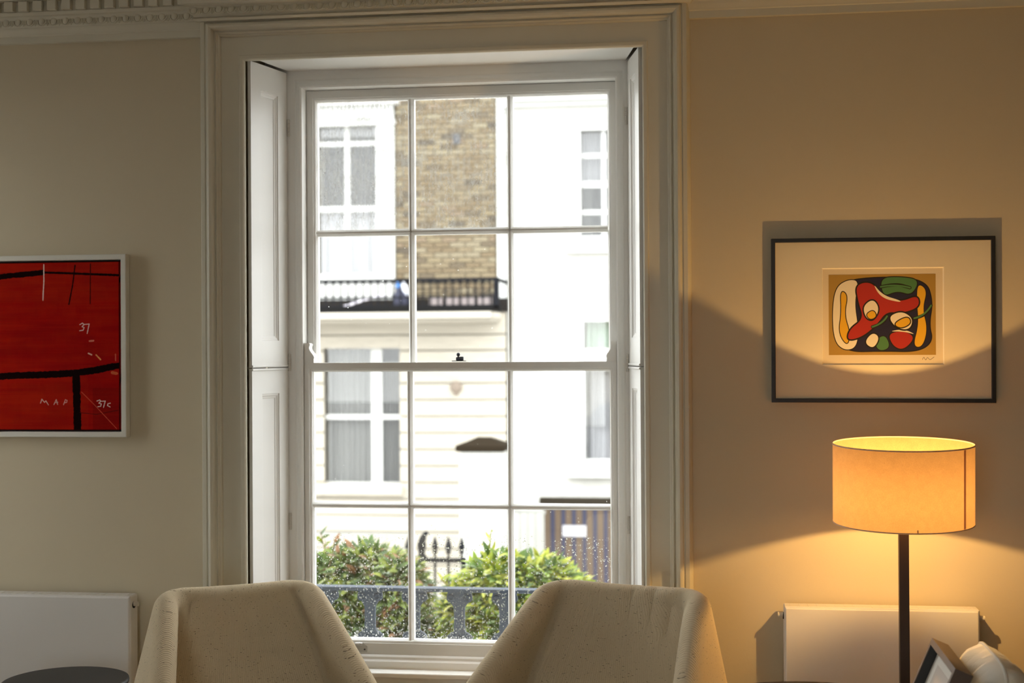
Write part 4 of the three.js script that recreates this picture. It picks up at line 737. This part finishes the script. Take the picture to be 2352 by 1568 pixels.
{
  const L = (px, py, z) => at(px, py, z).toArray();
  const lb = (px, py, z, rx, ry, rz) => { const p = at(px, py, z); return [p.x, p.y, p.z, rx, ry, rz]; };
  shrub('dark glossy shrub with reddish tips outside the window, in front of the banded wall', [lb(850, 1345, -3.1, 0.26, 0.22, 0.2), lb(760, 1370, -3.2, 0.2, 0.23, 0.2), lb(915, 1370, -3.0, 0.17, 0.2, 0.18), lb(830, 1470, -3.0, 0.33, 0.26, 0.22), lb(700, 1400, -3.3, 0.22, 0.25, 0.2), lb(930, 1480, -2.9, 0.2, 0.2, 0.18)], leafSets.dark, 280, 6500, -3, [[[L(760, 1330, -3.1), L(748, 1270, -3.1), L(736, 1222, -3.1)], 9], [[L(745, 1330, -3.0), L(765, 1270, -3.0), L(768, 1232, -3.0)], 4]]);
  shrub('bright yellow green shrub outside the window, in front of the gate pier', [lb(1150, 1370, -2.9, 0.22, 0.23, 0.2), lb(1240, 1365, -2.9, 0.2, 0.20, 0.2), lb(1090, 1420, -2.9, 0.17, 0.2, 0.18), lb(1300, 1400, -3.0, 0.2, 0.19, 0.2), lb(1180, 1480, -2.8, 0.32, 0.26, 0.22), lb(1330, 1480, -2.9, 0.3, 0.22, 0.2)], leafSets.bright, 280, 6000, -3, [[[L(1128, 1300, -2.9), L(1126, 1260, -2.9), L(1129, 1213, -2.9)], 8], [[L(1060, 1380, -2.8), L(1030, 1345, -2.8), L(1012, 1330, -2.8)], 7]]);
}

// ---------------------------------------------------------------- rain on the panes
{
  const g = new THREE.SphereGeometry(1, 10, 6, 0, Math.PI * 2, 0, Math.PI / 2).rotateX(-Math.PI / 2);
  const drops = []; const zL = GL - 0.0032, zU = GU - 0.0032;
  const put = (x, y, z, r) => { const st = rr(0.85, 1.5); drops.push(new THREE.Matrix4().compose(new V3(x, y, z), q0.setFromAxisAngle(new V3(0, 0, 1), rr(-0.6, 0.6)), new V3(r, r * st, r * 0.55))); };
  for (const i of [0, 2, 4]) {
    const x0 = LG.x[i], x1 = LG.x[i + 1], y0 = LG.y[0], y1 = LG.y[1];
    for (let k = 0; k < 2600; k++) { const v = Math.pow(rnd(), 1.5) * 0.80; if (i === 4 && rnd() < 0.35) continue; put(rr(x0, x1), y0 + (y1 - y0) * v, zL, Math.pow(rnd(), 3) * 0.0020 + 0.0006); }
    for (let k = 0; k < 40; k++) put(rr(x0, x1), rr(y0 + (y1 - y0) * 0.6, y1), zL, rr(0.0006, 0.0016));
    for (let k = 0; k < 16; k++) put(rr(x0, x1), rr(LG.y[2], LG.y[3]), zL, rr(0.0006, 0.0014));
    for (let k = 0; k < 26; k++) put(rr(UG.x[i], UG.x[i + 1]), rr(UG.y[0], UG.y[1]), zU, rr(0.0006, 0.0018));
    for (let k = 0; k < 6; k++) put(rr(UG.x[i], UG.x[i + 1]), rr(UG.y[2], UG.y[2] + 0.1), zU, rr(0.0006, 0.0014));
  }
  const im = new THREE.InstancedMesh(g, M.water, drops.length); drops.forEach((m, i) => im.setMatrixAt(i, m));
  im.name = 'raindrops'; im.userData = { kind: 'stuff', label: 'raindrops clinging to the outside of the window panes', category: 'raindrops' }; scene.add(im);
}
// streaked dirt on the outside of the top corner panes
{
  const n = 256, A = noise2(n, 64, 41), B = noise2(n, 128, 42), C = noise2(n, 8, 43), D = noise2(n, 32, 44);
  const tex = dataTex(n, (x, y) => { const st = 0.55 * A[(y >> 1) * n + x] + 0.45 * D[(y >> 2) * n + x], sp = B[y * n + x]; const v = THREE.MathUtils.smoothstep(st * 0.7 + sp * 0.3, 0.36, 0.66) * (0.3 + 0.7 * C[y * n + x]); const a = v * 255 * 0.42; return [a, a, a]; });
  const mat = new THREE.MeshStandardMaterial({ color: 0xf2f2ee, roughness: 1, alphaMap: tex, transparent: true });
  for (const [i, j, top, l] of [[0, 2, 1, 'streaked dirt film on the top pane in front of the far sash window'], [2, 2, 0.9, 'streaked dirt film on the top pane in front of the brick wall']]) {
    const g = bx(UG.x[i], UG.x[i + 1], UG.y[j], UG.y[j + 1], GU - 0.0040, GU - 0.0036);
    const m = obj('pane_dirt', g, mat); m.userData = { kind: 'stuff', label: l, category: 'dirt' };
  }
}

scene.traverse((o) => { if (o.userData.n) delete o.userData.n; });
renderer.render(scene, camera);
